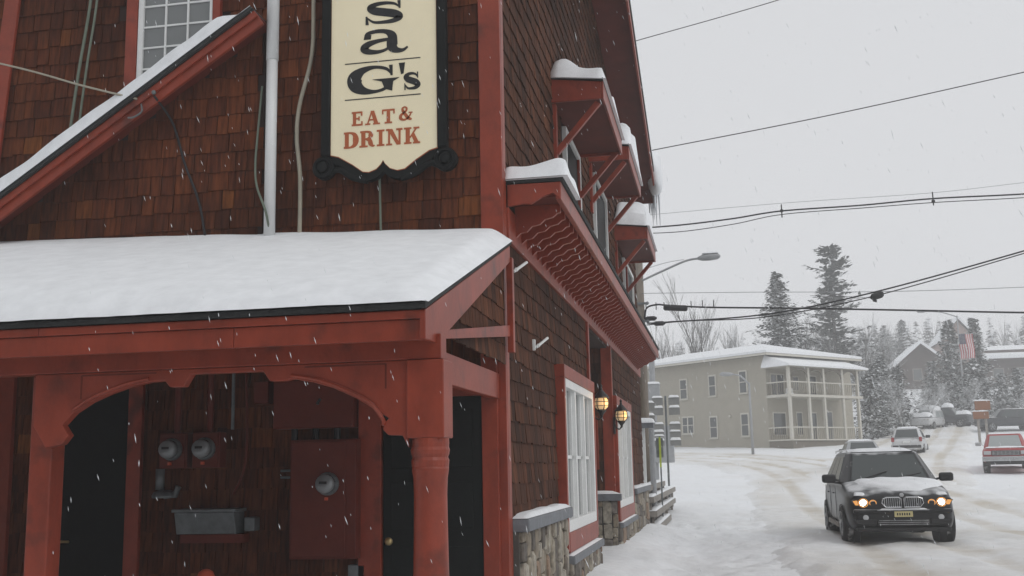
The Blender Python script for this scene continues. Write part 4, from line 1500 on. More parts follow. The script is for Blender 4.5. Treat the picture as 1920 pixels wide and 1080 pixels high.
# ---------------------------------------------------------------- vehicles (built facing -Y, ground at z = 0, origin under the front bumper)
mat('car_black', (.004, .0045, .0055), .28, .3, 3., .05, 30, .35, dirt=((.07, .066, .062), 6.5, .62), snow=.75, snowlo=.80)
mat('car_trim', (.010, .010, .011), .55, .2, 6, .1)
mat('car_white', (.55, .56, .57), .4, .08, 3, .03, 30, .5, dirt=((.33, .32, .30), 3., .56))
mat('car_silver', (.34, .35, .36), .35, .1, 3, .03, 30, .6, .3)
mat('car_red', (.33, .035, .035), .38, .12, 3, .03, 30, .5, dirt=((.30, .16, .15), 3., .66))
mat('car_dark', (.03, .033, .038), .4, .2, 3, .03)
mat('chrome', (.55, .56, .57), .22, .1, metal=.9)
mat('rubber', (.018, .018, .018), .9, .2, 8, .3, dirt=((.5, .5, .5), 6., .58))
mat('rim', (.30, .31, .32), .4, .2, 5, .1, metal=.5, dirt=((.55, .55, .55), 6., .52))
mat('headlight', (1., .95, .85), .3, 0, emit=((1., .95, .86), 14.), bump=0)
mat('amber', (.7, .28, .04), .3, 0, emit=((1., .5, .16), .45), bump=0)
mat('lamp_lens', (.45, .46, .47), .15, .1, spec=.7)
mat('tail_lamp', (.28, .02, .02), .25, .1)
mat('plate_cream', (.55, .48, .24), .5, .08)
glass_mat('car_glass', (.045, .055, .055), .12, .5)
glass_mat('car_glass_frost', (.30, .33, .33), .3)


def body_mesh(st):
    """st: (y, halfwidth, zbot, ztop)"""
    m = MB()
    rows = []
    for y, wd, zb, zt in st:
        h = zt - zb
        half = [(wd * .84, zb), (wd * .97, zb + .10 * h), (wd, zb + .42 * h), (wd * .985, zb + .74 * h), (wd * .93, zb + .93 * h), (wd * .72, zt)]
        row = [(-a, b) for a, b in half] + [(0, zt + .02)] + list(reversed(half)) + [(0, zb)]
        rows.append([(a, y, b) for a, b in row])
    n = len(rows[0])
    vs = [v for r in rows for v in r]
    fs = []
    for i in range(len(rows) - 1):
        for k in range(n):
            k2 = (k + 1) % n
            fs.append((i * n + k, (i + 1) * n + k, (i + 1) * n + k2, i * n + k2))
    fs.append(tuple(range(n)))
    fs.append(tuple((len(rows) - 1) * n + k for k in range(n - 1, -1, -1)))
    return m.add(vs, fs)


def cabin(par, bm, gm, y, w, z0, z1, wins, rear=True, roofsnow=.05, inset=.045):
    """y: (windscreen foot, roof front, roof rear, rear foot); w: (base half width, roof half width)"""
    wb, wr = w
    bf, br = wb * .84, wb * .86
    base = [(-bf, y[0] + 0), (bf, y[0]), (wb, y[0] + .28), (wb, y[3] - .3), (br, y[3]), (-br, y[3]), (-wb, y[3] - .3), (-wb, y[0] + .28)]
    tf, trr = wr * .88, wr * .9
    top = [(-tf, y[1]), (tf, y[1]), (wr, y[1] + .2), (wr, y[2] - .15), (trr, y[2]), (-trr, y[2]), (-wr, y[2] - .15), (-wr, y[1] + .2)]
    vs = [(a, b, z0) for a, b in base] + [(a, b, z1) for a, b in top] + [(a * .93, b * .9 + (y[1] + y[2]) * .05, z1 + .045) for a, b in top]
    fs = [(k, (k + 1) % 8, 8 + (k + 1) % 8, 8 + k) for k in range(8)] + [(8 + k, 8 + (k + 1) % 8, 16 + (k + 1) % 8, 16 + k) for k in range(8)] + [tuple(range(16, 24))]
    c = MB().add(vs, fs).build('cabin', bm, par, bevel=.025)

    def panel(name, i, a0, a1, b0, b1, mt):
        P = [Vector(vs[i]), Vector(vs[(i + 1) % 8]), Vector(vs[8 + (i + 1) % 8]), Vector(vs[8 + i])]
        q = lambda u, v: (P[0] * (1 - u) + P[1] * u) * (1 - v) + (P[3] * (1 - u) + P[2] * u) * v
        nn = (P[1] - P[0]).cross(P[3] - P[0]).normalized()
        pts = [q(a0, b0), q(a1, b0), q(a1, b1), q(a0, b1)]
        MB().add([p + nn * .012 for p in pts] + [p - nn * .01 for p in pts], [(0, 1, 2, 3), (0, 4, 5, 1), (1, 5, 6, 2), (2, 6, 7, 3), (3, 7, 4, 0)]).build(name, mt, c)
    panel('windscreen', 0, .035, .965, .05, .93, gm)
    panel('corner_glass', 1, .1, .9, .06, .5, gm) if False else None
    for a0, a1 in wins:
        panel('side_window', 2, a0, a1, .08, .9, gm)
        panel('side_window', 6, 1 - a1, 1 - a0, .08, .9, gm)
    if rear:
        panel('rear_window', 4, .06, .94, .18, .9, gm)
    if roofsnow:
        s = snow_mound(-wr * .86, wr * .86, y[1] + .04, y[2] - .04, z1 + .04, roofsnow, y[1] * 3, 14, 18, .35, .25, .0)
        s.build('roof_snow', 'snow', c, smooth=True)
    return c


def wheel(par, x, y, r, wd, side):
    m = MB().lathe([(r * .62, -wd / 2), (r * .93, -wd / 2), (r, -wd * .32), (r, wd * .32), (r * .93, wd / 2), (r * .62, wd / 2)], (x, y, r), 24, 'x')
    wo = m.build('wheel', 'rubber', par)
    xo = x + side * wd * .40
    MB().lathe([(r * .64, 0), (r * .64, side * .02), (r * .58, side * .035), (r * .5, side * .0), (.05, side * .01)], (xo, y, r), 20, 'x').build('rim', 'rim', wo)
    for k in range(5):
        a = 2 * math.pi * k / 5 + .3
        MB().beam((xo + side * .035, y, r), (xo + side * .025, y + math.cos(a) * r * .6, r + math.sin(a) * r * .6), .05, .04, (1, 0, 0)).build('spoke', 'rim', wo)
    MB().lathe([(.06, 0), (.05, side * .02), (0, side * .022)], (xo + side * .03, y, r), 10, 'x').build('hub', 'chrome', wo)
    MB().lathe([(r * 1.20, -.06), (r * 1.20, .06)], (x - side * .10, y, r + .01), 24, 'x').build('wheel_well', 'plastic_black', wo)


def mirror(par, s, x, y, z, m):
    o = MB().box(s * x - .13, s * x + .13, y - .06, y + .07, z - .09, z + .08).build('mirror', m, par, bevel=.045)
    MB().beam((s * (x - .22), y + .03, z - .06), (s * (x - .08), y + .01, z - .02), .05, .04).build('mirror_stalk', m, o)


def place(t, x, y, rz=0., dz=.01, sx=1.):
    t.scale = (sx, 1, 1)
    t.location = (x, y, T(x, y) + dz)
    t.rotation_euler = (0, 0, rz)


# --- black luxury SUV coming down the street
t = thing('sport_utility_vehicle', 'black SUV with lit headlights and snow on its bonnet driving towards the viewer', 'car')
st = [(0.0, .60, .44, .76), (.03, .74, .34, .86), (.12, .87, .28, .95), (.35, .93, .25, 1.04), (.75, .955, .26, 1.13), (1.25, .96, .27, 1.20), (1.6, .96, .27, 1.22), (3.0, .965, .27, 1.22), (4.1, .955, .29, 1.22), (4.55, .91, .34, 1.2), (4.74, .82, .42, 1.1), (4.80, .62, .52, .95)]
bd = body_mesh(st).build('body', 'car_black', t, smooth=True, sub=2)
cabin(t, 'car_black', 'car_glass', (1.28, 2.0, 4.05, 4.62), (.90, .68), 1.16, 1.72, ((.02, .30), (.33, .64), (.67, .97)), roofsnow=.08)
for s in (-1, 1):
    wheel(t, s * .845, .92, .385, .26, s)
    wheel(t, s * .845, 3.85, .385, .26, s)
    mirror(t, s, 1.08, 1.62, 1.24, 'plastic_black')
    MB().tube([(s * .66, 2.1, 1.78), (s * .68, 2.3, 1.80), (s * .68, 3.9, 1.79), (s * .66, 4.1, 1.765)], .018, 6).build('roof_rail', 'chrome', t)
    # headlight cluster
    hl = MB().prism([(s * .43, .735), (s * .80, .745), (s * .865, .84), (s * .80, .875), (s * .50, .845), (s * .41, .80)], XZ, .035, .14).build('headlight', 'car_trim', t)
    MB().lathe([(.058, .02), (.056, -.004), (.04, -.012), (0, -.016)], (s * .665, .03, .80), 16, 'y').build('lamp', 'headlight', hl, smooth=True)
    MB().lathe([(.055, .02), (.052, -.002), (0, -.006)], (s * .50, .028, .79), 14, 'y').build('high_beam', 'lamp_lens', hl, smooth=True)
    MB().tube([(s * .50 + .057 * math.cos(a * math.pi / 7), .02, .79 + .057 * math.sin(a * math.pi / 7)) for a in range(15)], .010, 6).build('amber_ring', 'amber', hl)
    MB().prism([(s * .755, .755), (s * .80, .755), (s * .845, .835), (s * .765, .845)], XZ, .03, .09).build('indicator', 'amber', hl)
    MB().tube([(s * .665 + .082 * math.cos(a * math.pi / 7), .02, .80 + .078 * math.sin(a * math.pi / 7)) for a in range(15)], .008, 6).build('amber_ring', 'amber', hl)
    # kidney grille
    kp = [(s * .025, .715), (s * .29, .715), (s * .355, .79), (s * .335, .87), (s * .27, .895), (s * .06, .895), (s * .025, .87)]
    gr = MB().prism(kp, XZ, -.035, .06).build('grille', 'plastic_black', t)
    MB().tube([(a, -.042, b) for a, b in kp + kp[:2]], .0125, 6).build('grille_frame', 'chrome', gr)
    for k in range(8):
        xx = s * (.055 + k * .036)
        MB().beam((xx, -.04, .725), (xx, -.04, .885), .012, .012, (0, 1, 0)).build('grille_bar', 'rim', gr)
    MB().lathe([(.05, .03), (.05, -.005), (.03, -.012)], (s * .64, .0, .53), 12, 'y').build('fog_lamp', 'lamp_lens', t)
    MB().prism([(s * .46, .40), (s * .80, .42), (s * .82, .50), (s * .46, .49)], XZ, -.012, .2).build('side_intake', 'plastic_black', t, bevel=.01)
    for y in (2.05, 3.05):
        MB().box(s * .955, s * .975, y, y + .16, .93, .955).build('door_handle', 'car_trim', t)
    for y in (1.75, 2.75, 3.62):
        MB().box(s * .958, s * .966, y, y + .012, .42, 1.08).build('door_seam', 'plastic_black', t)
    MB().beam((s * .95, 1.5, .33), (s * .95, 3.35, .34), .05, .09).build('side_step', 'weathered', t, bevel=.01)
B('lower_grille', 'plastic_black', t, -.44, .44, -.03, .1, .38, .50, bevel=.012)
for k in range(3):
    B('intake_bar', 'rim', t, -.42, .42, -.036, -.031, .40 + k * .035, .408 + k * .035)
snow_mound(-.40, .42, -.05, .02, .672, .045, 4, 16, 5, .35, .6, 0).build('bumper_snow', 'snow', t, smooth=True)
B('bumper_ledge', 'rim', t, -.44, .44, -.055, .02, .655, .672, bevel=.005)
B('bumper_lip', 'car_trim', t, -.80, .80, .0, .2, .27, .345, bevel=.02)
B('bumper_bar', 'car_black', t, -.84, .84, -.015, .2, .60, .68, bevel=.03)
lp = B('licence_plate', 'plate_cream', t, -.155, .155, -.06, -.045, .54, .64)
for k in range(6):
    B('plate_character', 'car_trim', lp, -.115 + k * .04, -.092 + k * .04, -.0625, -.0605, .568, .612)
MB().lathe([(.04, 0), (.035, -.008), (0, -.012)], (0, .03, .935), 12, 'y').build('bonnet_badge', 'lamp_lens', t)
for s in (0,):
    for a, b in (((-.52, 1.27, 1.215), (-.02, 1.5, 1.36)), ((.05, 1.27, 1.215), (.60, 1.47, 1.32))):
        MB().beam(a, b, .02, .02).build('wiper', 'plastic_black', t)
MB().ball((0.02, 1.92, 1.60), (.10, .03, .035), 8, 6).build('interior_mirror', 'plastic_black', t)


def hood_snow(u, v):
    y = .22 + 1.10 * v
    wv = .28 + .48 * sm(0, .5, v) + .07 * nz(v * 4, 3.3)
    x = (2 * u - 1) * wv + .12 - .02 * v
    e = max(0, (1 - abs(2 * u - 1) ** 3)) * max(0, (1 - abs(2 * v - 1) ** 5))
    zt = lerp_tab([(.03, .87), (.12, .95), (.35, 1.04), (.75, 1.13), (1.25, 1.20), (1.6, 1.22)], y)
    drop = .11 * max(0, abs(x) / .955 - .55) ** 1.5
    return (x, y, zt - drop + (.085 + .035 * nz(x * 4, y * 4, 2)) * e ** .5 - .015)


m = MB()
m.grid(hood_snow, 22, 22)
m.build('bonnet_snow', 'snow', t, smooth=True)
for s in (-1, 1):
    m = snow_mound(s * .70 - .10, s * .70 + .10, .14, .36, .93, .06, s * 2., 8, 8, .4, .3, 0)
    m.build('lamp_snow', 'snow', t, smooth=True)
place(t, 3.22, 21.45, R(.5), .03, 1.045)

# --- silver car following behind
t = thing('following_car', 'pale silver car with snowy bonnet following behind the black SUV', 'car')
st = [(0, .6, .36, .66), (.06, .78, .25, .76), (.3, .86, .22, .86), (.9, .89, .22, .95), (1.4, .9, .22, 1.0), (3.0, .9, .22, 1.02), (4.0, .88, .25, 1.02), (4.4, .82, .3, .98), (4.5, .62, .4, .85)]
body_mesh(st).build('body', 'car_silver', t, smooth=True, sub=2)
cabin(t, 'car_silver', 'car_glass', (1.3, 1.95, 3.6, 4.2), (.84, .62), .96, 1.47, ((.03, .47), (.52, .95)), roofsnow=.10)
for s in (-1, 1):
    wheel(t, s * .8, .85, .32, .2, s)
    wheel(t, s * .8, 3.55, .32, .2, s)
    mirror(t, s, 1.0, 1.6, 1.06, 'plastic_black')
    MB().ball((s * .66, .1, .66), (.16, .10, .07), 10, 6).build('headlight', 'lamp_lens', t, smooth=True)
m = snow_mound(-.75, .75, .12, 1.35, .86, .10, 6, 14, 14, .35, .3, 0)
m.v = [(a, b, c + .14 * sm(.1, 1.4, b) - .02) for a, b, c in m.v]
m.build('bonnet_snow', 'snow', t, smooth=True)
B('grille', 'plastic_black', t, -.4, .4, -.02, .06, .50, .60, bevel=.02)
place(t, 6.6, 53, R(0), .06)

# --- white hatchback seen from behind
t = thing('hatchback', 'white snow dusted hatchback seen from behind at the roadside', 'car')
st = [(0, .62, .36, .70), (.06, .8, .26, .86), (.25, .87, .22, .93), (.9, .89, .22, .98), (2.4, .9, .22, .98), (3.2, .89, .22, .92), (3.9, .84, .24, .82), (4.15, .74, .3, .72), (4.22, .55, .4, .6)]
body_mesh(st).build('body', 'car_white', t, smooth=True, sub=2)
cabin(t, 'car_white', 'car_glass', (.18, .62, 2.1, 2.95), (.86, .66), .93, 1.47, ((.06, .46), (.52, .95)), roofsnow=.09)
for s in (-1, 1):
    wheel(t, s * .8, .75, .31, .2, s)
    wheel(t, s * .8, 3.3, .31, .2, s)
    mirror(t, s, .98, 2.75, 1.05, 'plastic_black')
    B('tail_lamp', 'tail_lamp', t, s * .68, s * .84, .02, .12, .72, .98, bevel=.02)
B('bumper', 'car_trim', t, -.78, .78, -.03, .1, .36, .52, bevel=.03)
B('licence_plate', 'white_paint', t, -.2, .2, -.02, .03, .66, .76)
place(t, 10.4, 66, R(-14), .05)

# --- red pickup
t = thing('pickup_truck', 'red pickup truck with chrome bumper parked at the right edge', 'truck')
st = [(0, .86, .62, .98), (.05, .93, .5, 1.10), (.3, .96, .45, 1.16), (1.4, .98, .45, 1.20), (1.7, .98, .45, 1.22), (3.1, .98, .45, 1.22), (5.1, .97, .47, 1.22), (5.3, .95, .5, 1.2)]
body_mesh(st).build('body', 'car_red', t, smooth=True, sub=2)
cabin(t, 'car_red', 'car_glass_frost', (1.45, 1.95, 3.0, 3.2), (.9, .72), 1.17, 1.74, ((.12, .92),), roofsnow=.05)
for s in (-1, 1):
    wheel(t, s * .84, .95, .38, .24, s)
    wheel(t, s * .84, 4.2, .38, .24, s)
    mirror(t, s, 1.12, 1.75, 1.34, 'chrome')
    hl = B('headlight', 'lamp_lens', t, s * .60, s * .90, -.03, .06, .84, 1.0, bevel=.012)
    B('indicator', 'amber_dull' if False else 'tail_lamp', hl, s * .905, s * .945, -.015, .1, .84, 1.0)
gr = B('grille', 'car_trim', t, -.58, .58, -.025, .06, .80, 1.02, bevel=.01)
for k in range(4):
    B('grille_bar', 'chrome', gr, -.57, .57, -.04, -.026, .82 + k * .055, .838 + k * .055)
for k in range(7):
    B('grille_post', 'chrome', gr, -.5 + k * .165, -.485 + k * .165, -.038, -.0262, .82, 1.0)
B('bumper', 'chrome', t, -.98, .98, -.14, .08, .55, .76, bevel=.03)
B('valance', 'car_trim', t, -.85, .85, -.06, .2, .40, .549, bevel=.02)
m = snow_mound(-.8, .8, .15, 1.4, 1.15, .03, 6, 14, 14, .35, .5, 0)
m.v = [(a, b, c + .05 * sm(.1, 1.4, b) - .012) for a, b, c in m.v]
m.build('bonnet_snow', 'snow', t, smooth=True)
place(t, 12.25, 51.5, R(-13))

# --- trucks parked side-on up the hill
def side_truck(name, label, bm, x, y, rz, L=5.4, van=False, snow=.14, gl='car_glass'):
    t = thing(name, label, 'truck' if not van else 'van')
    k = L / 5.4
    st = [(0, .8, .5, .9), (.06, .9, .42, 1.0), (.35, .93, .4, 1.08), (1.5, .94, .4, 1.12), (3.2, .94, .4, 1.12), (5.2, .94, .42, 1.12), (5.4, .9, .5, 1.05)]
    body_mesh([(a * k, b, c, d) for a, b, c, d in st]).build('body', bm, t, smooth=True, sub=1)
    yr = (4.9 if van else 3.3) * k
    cabin(t, bm, gl, (1.35 * k, 1.95 * k, yr - .2, yr), (.88, .7), 1.07, 1.72, ((.05, .45), (.52, .92)), roofsnow=snow)
    for s in (-1, 1):
        wheel(t, s * .84, .95 * k, .36, .24, s)
        wheel(t, s * .84, 4.3 * k, .36, .24, s)
    snow_mound(-.8, .8, .15, 1.4 * k, 1.1, snow, 3).build('bonnet_snow', 'snow', t, smooth=True)
    if not van:
        snow_mound(-.85, .85, yr + .1, 5.3 * k, 1.1, snow, 8).build('bed_snow', 'snow', t, smooth=True)
    place(t, x, y, rz)


side_truck('parked_van', 'snow buried pale van parked up the hill, left of a pair', 'car_white', 16.5, 97.2, R(-30), 4.6, True, .38, 'car_glass_frost')
side_truck('parked_pickup', 'dark snow topped pickup parked up the hill, right of a pair', 'car_dark', 21.2, 99.6, R(62), 4.2, False, .34)
side_truck('parked_suv', 'dark vehicle parked side on behind the brown sign post', 'car_dark', 20.6, 95, R(-84), 5.0, True, .05)


# ---------------------------------------------------------------- beige two-storey building with veranda
mat('beige', (.37, .345, .285), .75, .06, 2., .1, 30)
mat('beige_trim', (.54, .52, .46), .6, .06)
mat('soffit_tan', (.17, .15, .12), .8, .1)
AA = R(42)
U = Vector((-math.cos(AA), math.sin(AA), 0))
V = Vector((math.sin(AA), math.cos(AA), 0))
OB = Vector((3.15, 76, 0))
hb = thing('beige_building', 'beige two storey building with white framed windows and a corner veranda', 'building', (3.15, 76, 2.7))


def P(u, v, z):
    q = OB + U * u + V * v
    return (q.x, q.y, z)


def obox(u0, u1, v0, v1, z0, z1):
    vs = [P(u, v, z) for z in (z0, z1) for u, v in ((u0, v0), (u1, v0), (u1, v1), (u0, v1))]
    return MB().add(vs, [(0, 1, 2, 3), (7, 6, 5, 4), (0, 4, 5, 1), (1, 5, 6, 2), (2, 6, 7, 3), (3, 7, 4, 0)])


wl = obox(0, 14.5, 0, 9.5, 1.5, 8.92).build('wall', 'beige', hb)
for k in range(36):
    obox(.02, 14.4, -.018, -.002, 2.8 + k * .17, 2.8 + k * .17 + .15).build('clapboard', 'beige', wl)
rfb = MB().add([P(-.7, -.7, 8.95), P(15, -.7, 8.95), P(15, 10, 8.95), P(-.7, 10, 8.95), P(4, 4.6, 10.05), P(12, 4.6, 10.05)],
               [(0, 1, 5, 4), (1, 2, 5), (2, 3, 4, 5), (3, 0, 4), (3, 2, 1, 0)]).build('roof', 'soffit_tan', hb)
obox(-.72, 15, -.72, -.68, 8.86, 9.02).build('fascia_board', 'beige_trim', rfb)
obox(-.72, -.68, -.68, 10, 8.86, 9.02).build('fascia_board', 'beige_trim', rfb)
MB().add([P(-.74, -.74, 9.03), P(15, -.74, 9.03), P(15, 10, 9.03), P(-.74, 10, 9.03), P(4, 4.6, 10.35), P(12, 4.6, 10.35), P(-.74, -.74, 9.20), P(15, -.74, 9.2), P(15, 10, 9.2), P(-.74, 10, 9.2)],
         [(6, 7, 5, 4), (7, 8, 5), (8, 9, 4, 5), (9, 6, 4), (0, 1, 7, 6), (3, 0, 6, 9), (1, 2, 8, 7), (2, 3, 9, 8)]).build('roof_snow', 'snow', rfb)


def bwin(u0, u1, z0, z1, cross=False):
    f = obox(u0 - .10, u1 + .10, -.07, -.02, z0 - .10, z1 + .12).build('window', 'beige_trim', hb)
    obox(u0, u1, -.085, -.071, z0, (z0 + z1) / 2 - .03).build('pane', 'glass_window', f)
    obox(u0, u1, -.085, -.071, (z0 + z1) / 2 + .03, z1).build('pane', 'glass_window', f)
    if cross:
        obox((u0 + u1) / 2 - .05, (u0 + u1) / 2 + .05, -.10, -.072, z0, z1).build('mullion', 'beige_trim', f)
    obox(u0 - .14, u1 + .14, -.14, -.071, z0 - .13, z0 - .07).build('sill', 'beige_trim', f)


for u0, u1, z0, z1, c in ((7.46, 8.04, 6.44, 7.78, 0), (4.63, 5.17, 6.48, 7.84, 0), (1.75, 2.3, 6.5, 7.94, 0), (6.95, 7.95, 3.9, 5.0, 1), (4.67, 5.25, 3.5, 4.9, 0), (1.77, 2.32, 3.53, 4.97, 0)):
    bwin(u0, u1, z0, z1, c)
obox(3.3, 3.5, -.1, -.02, 4.85, 5.0).build('wall_vent', 'beige_trim', hb)
# veranda
vr = obox(-2.0, 0, -.05, 7.9, 2.3, 3.05).build('veranda', 'soffit_tan', hb)
obox(-2.1, 0, -.12, 8.0, 3.052, 3.14).build('lower_deck', 'beige_trim', vr)
obox(-2.05, 0, -.08, 7.95, 5.98, 6.15).build('upper_deck', 'beige_trim', vr)
for k, v in enumerate((0., 2.05, 3.7, 5.8, 7.55)):
    obox(-1.98, -1.80, v - .09, v + .09, 3.142, 7.98).build('veranda_post', 'beige_trim', vr)
vs_ = (0., 2.05, 3.7, 5.8, 7.55)
for a, b in zip(vs_, vs_[1:]):
    for z in (3.9, 6.95):
        obox(-1.93, -1.85, a + .1, b - .1, z, z + .08).build('hand_rail', 'beige_trim', vr)
        n = int((b - a) / .2)
        for i in range(1, n):
            vv = a + (b - a) * i / n
            obox(-1.91, -1.87, vv - .02, vv + .02, z - .72, z - .001).build('baluster', 'beige', vr)
    # arched valance
    arc = MB()
    pts = [(a + .09, 7.97), (a + .09, 7.3)] + [(a + .09 + (b - a - .18) * (1 - math.cos(math.pi * i / 10)) / 2, 7.3 + .55 * math.sin(math.pi * i / 10)) for i in range(1, 10)] + [(b - .09, 7.3), (b - .09, 7.97)]
    arc.prism(pts, lambda q, z, d: P(d, q, z), -1.92, -1.86)
    arc.build('arched_valance', 'soffit_tan', vr)
for z in (3.9, 6.95):
    obox(-1.78, -.02, -.05, .02, z, z + .08).build('hand_rail', 'beige_trim', vr)
    for i in range(1, 11):
        obox(-1.78 + i * .16, -1.74 + i * .16, -.03, .0, z - .72, z - .001).build('baluster', 'soffit_tan', vr)
vrf = MB().add([P(-2.35, -.45, 8.0), P(.1, -.45, 8.0), P(.1, 8.3, 8.0), P(-2.35, 8.3, 8.0), P(.1, -.1, 8.75), P(.1, 8.2, 8.75)], [(3, 2, 1, 0), (0, 1, 4), (0, 4, 5, 3), (2, 3, 5), (1, 2, 5, 4)]).build('veranda_roof', 'beige_trim', vr)
MB().add([P(-2.38, -.48, 8.01), P(.0, -.48, 8.01), P(.0, 8.33, 8.01), P(-2.38, 8.33, 8.01), P(-2.38, -.48, 8.14), P(.0, -.48, 8.14), P(.0, 8.33, 8.14), P(-2.38, 8.33, 8.14), P(0., -.1, 8.93), P(0., 8.2, 8.93)],
         [(0, 1, 5, 4), (3, 0, 4, 7), (2, 3, 7, 6), (4, 5, 8), (4, 8, 9, 7), (6, 7, 9)]).build('roof_snow', 'snow', vr)
for v0, v1, z0, z1, nm in ((.45, .95, 6.25, 7.6, 'window'), (1.1, 1.75, 6.2, 7.6, 'door'), (2.8, 3.3, 6.6, 7.5, 'window'), (4.6, 5.3, 6.2, 7.6, 'door'), (.5, 1.7, 3.5, 4.95, 'window'), (3.0, 3.5, 3.5, 5.0, 'window'), (4.3, 5.1, 3.2, 5.0, 'door'), (6.2, 6.9, 3.2, 5.1, 'door')):
    f = MB()
    q = lambda a0, a1, b0, b1, d0, d1: MB().add([P(d, v, z) for z in (b0, b1) for d, v in ((d0, a0), (d1, a0), (d1, a1), (d0, a1))], [(0, 1, 2, 3), (7, 6, 5, 4), (0, 4, 5, 1), (1, 5, 6, 2), (2, 6, 7, 3), (3, 7, 4, 0)])
    o = q(v0 - .1, v1 + .1, z0 - .05, z1 + .1, -.06, -.002).build(nm, 'beige_trim', hb)
    q(v0, v1, z0, z1, -.075, -.061).build('pane', 'glass_window', o)
obox(-1.7, -1.3, .3, .7, 6.16, 6.55).build('snowy_chair', 'white_paint', vr)
snow_mound(-3, 3.2, 70, 75, 2.2, .3, 5)

# ---------------------------------------------------------------- houses on the knoll
mat('house_brown', (.055, .034, .026), .85, .2, 3.)
mat('house_pink', (.42, .31, .28), .8, .12, 3.)


def house(name, label, x0, x1, y0, y1, zg, ze, zr, m, wins, ov=.5):
    t = thing(name, label, 'house', ((x0 + x1) / 2, y0, zg))
    xm = (x0 + x1) / 2
    MB().prism([(x0, zg), (x1, zg), (x1, ze), (xm, zr), (x0, ze)], XZ, y0, y1).build('wall', m, t)
    for k in range(int((ze - zg) / .3)):
        B('board', m, t, x0 + .02, x1 - .02, y0 - .03, y0 - .001, zg + k * .3, zg + k * .3 + .27)
    s = (zr - ze) / (xm - x0)
    for sg_ in (-1, 1):
        e = x0 - ov if sg_ < 0 else x1 + ov
        zz = ze - s * ov
        MB().prism([(e, zz), (xm, zr), (xm, zr + .15), (e, zz + .15)], XZ, y0 - .6, y1 + .3).build('roof', 'house_brown', t)
        MB().prism([(e, zz + .16), (xm, zr + .16), (xm, zr + .62), (e, zz + .55)], XZ, y0 - .65, y1 + .3).build('roof_snow', 'snow', t)
    for a0, a1, b0, b1 in wins:
        f = B('window', 'weathered', t, a0 - .1, a1 + .1, y0 - .06, y0 - .031, b0 - .1, b1 + .1)
        B('pane', 'glass_window', f, a0, a1, y0 - .08, y0 - .061, b0, b1)
    return t


house('gabled_house', 'dark brown gabled house with snowy roof behind the spruces', 23.2, 29.4, 150, 160, T(26, 150) - 1, 14.0, 16.6, 'house_brown', ((25.2, 26.2, 12.0, 13.4), (27, 28, 12.0, 13.4)))
t = thing('long_house', 'long brown house with a broad snow covered roof at the right edge', 'house', (40, 150, 9))
zg = T(38, 150) - 1
B('wall', 'house_brown', t, 33, 58, 150, 158, zg, 14.5)
for k in range(9):
    B('board', 'house_brown', t, 33.02, 57.9, 149.965, 149.999, zg + .4 + k * .6, zg + .95 + k * .6)
MB().prism([(149, 14.2), (154, 15.9), (154, 16.05), (149, 14.35)], YZ, 32.2, 59).build('roof', 'house_brown', t)
MB().prism([(148.9, 14.36), (154, 16.06), (154, 16.5), (148.9, 14.85)], YZ, 32.1, 59.1).build('roof_snow', 'snow', t)
for k in range(5):
    f = B('window', 'weathered', t, 35 + k * 3, 36.4 + k * 3, 149.93, 149.964, 11.8, 13.2)
    B('pane', 'glass_window', f, 35.1 + k * 3, 36.3 + k * 3, 149.91, 149.929, 11.9, 13.1)
t = house('pink_gable_house', 'pinkish house gable peeping out above the flag', 30.3, 34.6, 156, 164, 11, 17.8, 20.4, 'house_pink', ((31.6, 33.2, 16.4, 17.6),), .4)
t = thing('dark_roof_house', 'dark low roof behind the long house at the right edge', 'house', (50, 175, 15))
MB().prism([(44, 15), (70, 15), (70, 20.5), (60, 22.5), (44, 17.2)], XZ, 175, 183).build('wall', 'house_brown', t)
MB().prism([(43.4, 17.1), (60, 22.6), (60, 23.0), (43.2, 17.4)], XZ, 174, 184).build('roof', 'asphalt_roof', t)

# flag
t = thing('flag', 'red and white striped flag with dark blue canton hanging before the houses', 'flag', (22, 105, 6))
mat('flag_red', (.40, .05, .06), .8, .1)
mat('flag_white', (.62, .60, .60), .8, .05)
mat('flag_blue', (.025, .03, .07), .8, .1)
fx0, fx1, fz0, fz1 = 21.9, 23.12, 10.72, 12.95
for k in range(7 + 6):
    a, b = fx0 + (fx1 - fx0) * k / 13, fx0 + (fx1 - fx0) * (k + 1) / 13
    zt = fz1 - (0.92 if k < 6 else 0)

    def fl(u, v, a=a, b=b, zt=zt):
        x = a + (b - a) * u
        return (x + .05 * math.sin(v * 5), 105 + .10 * math.sin(x * 6 + v * 3), fz0 + (zt - fz0) * v)
    MB().grid(fl, 3, 10).build('stripe', 'flag_red' if k % 2 == 0 else 'flag_white', t)
MB().grid(lambda u, v: (fx0 + (fx1 - fx0) * 6 / 13 * u, 104.985 + .1 * math.sin(6 * (fx0 + .64 * u) + 3), fz1 - 0.92 + 0.92 * v), 6, 6).build('canton', 'flag_blue', t)
st_ = MB()
for i in range(5):
    for j in range(7):
        x, z = fx0 + .08 + i * .108, fz1 - .1 - j * 0.12
        st_.box(x - .018, x + .018, 104.86, 104.88, z - .018, z + .018)
st_.build('stars', 'flag_white', t)
MB().tube([(21.85, 105.1, 4), (21.85, 105.1, 13.1)], .022, 8).build('staff', 'lamp_grey', t)
MB().tube([(21.85, 105.1, 13.0), (23.2, 105.05, 12.98)], .03, 6).build('cross_bar', 'lamp_grey', t)

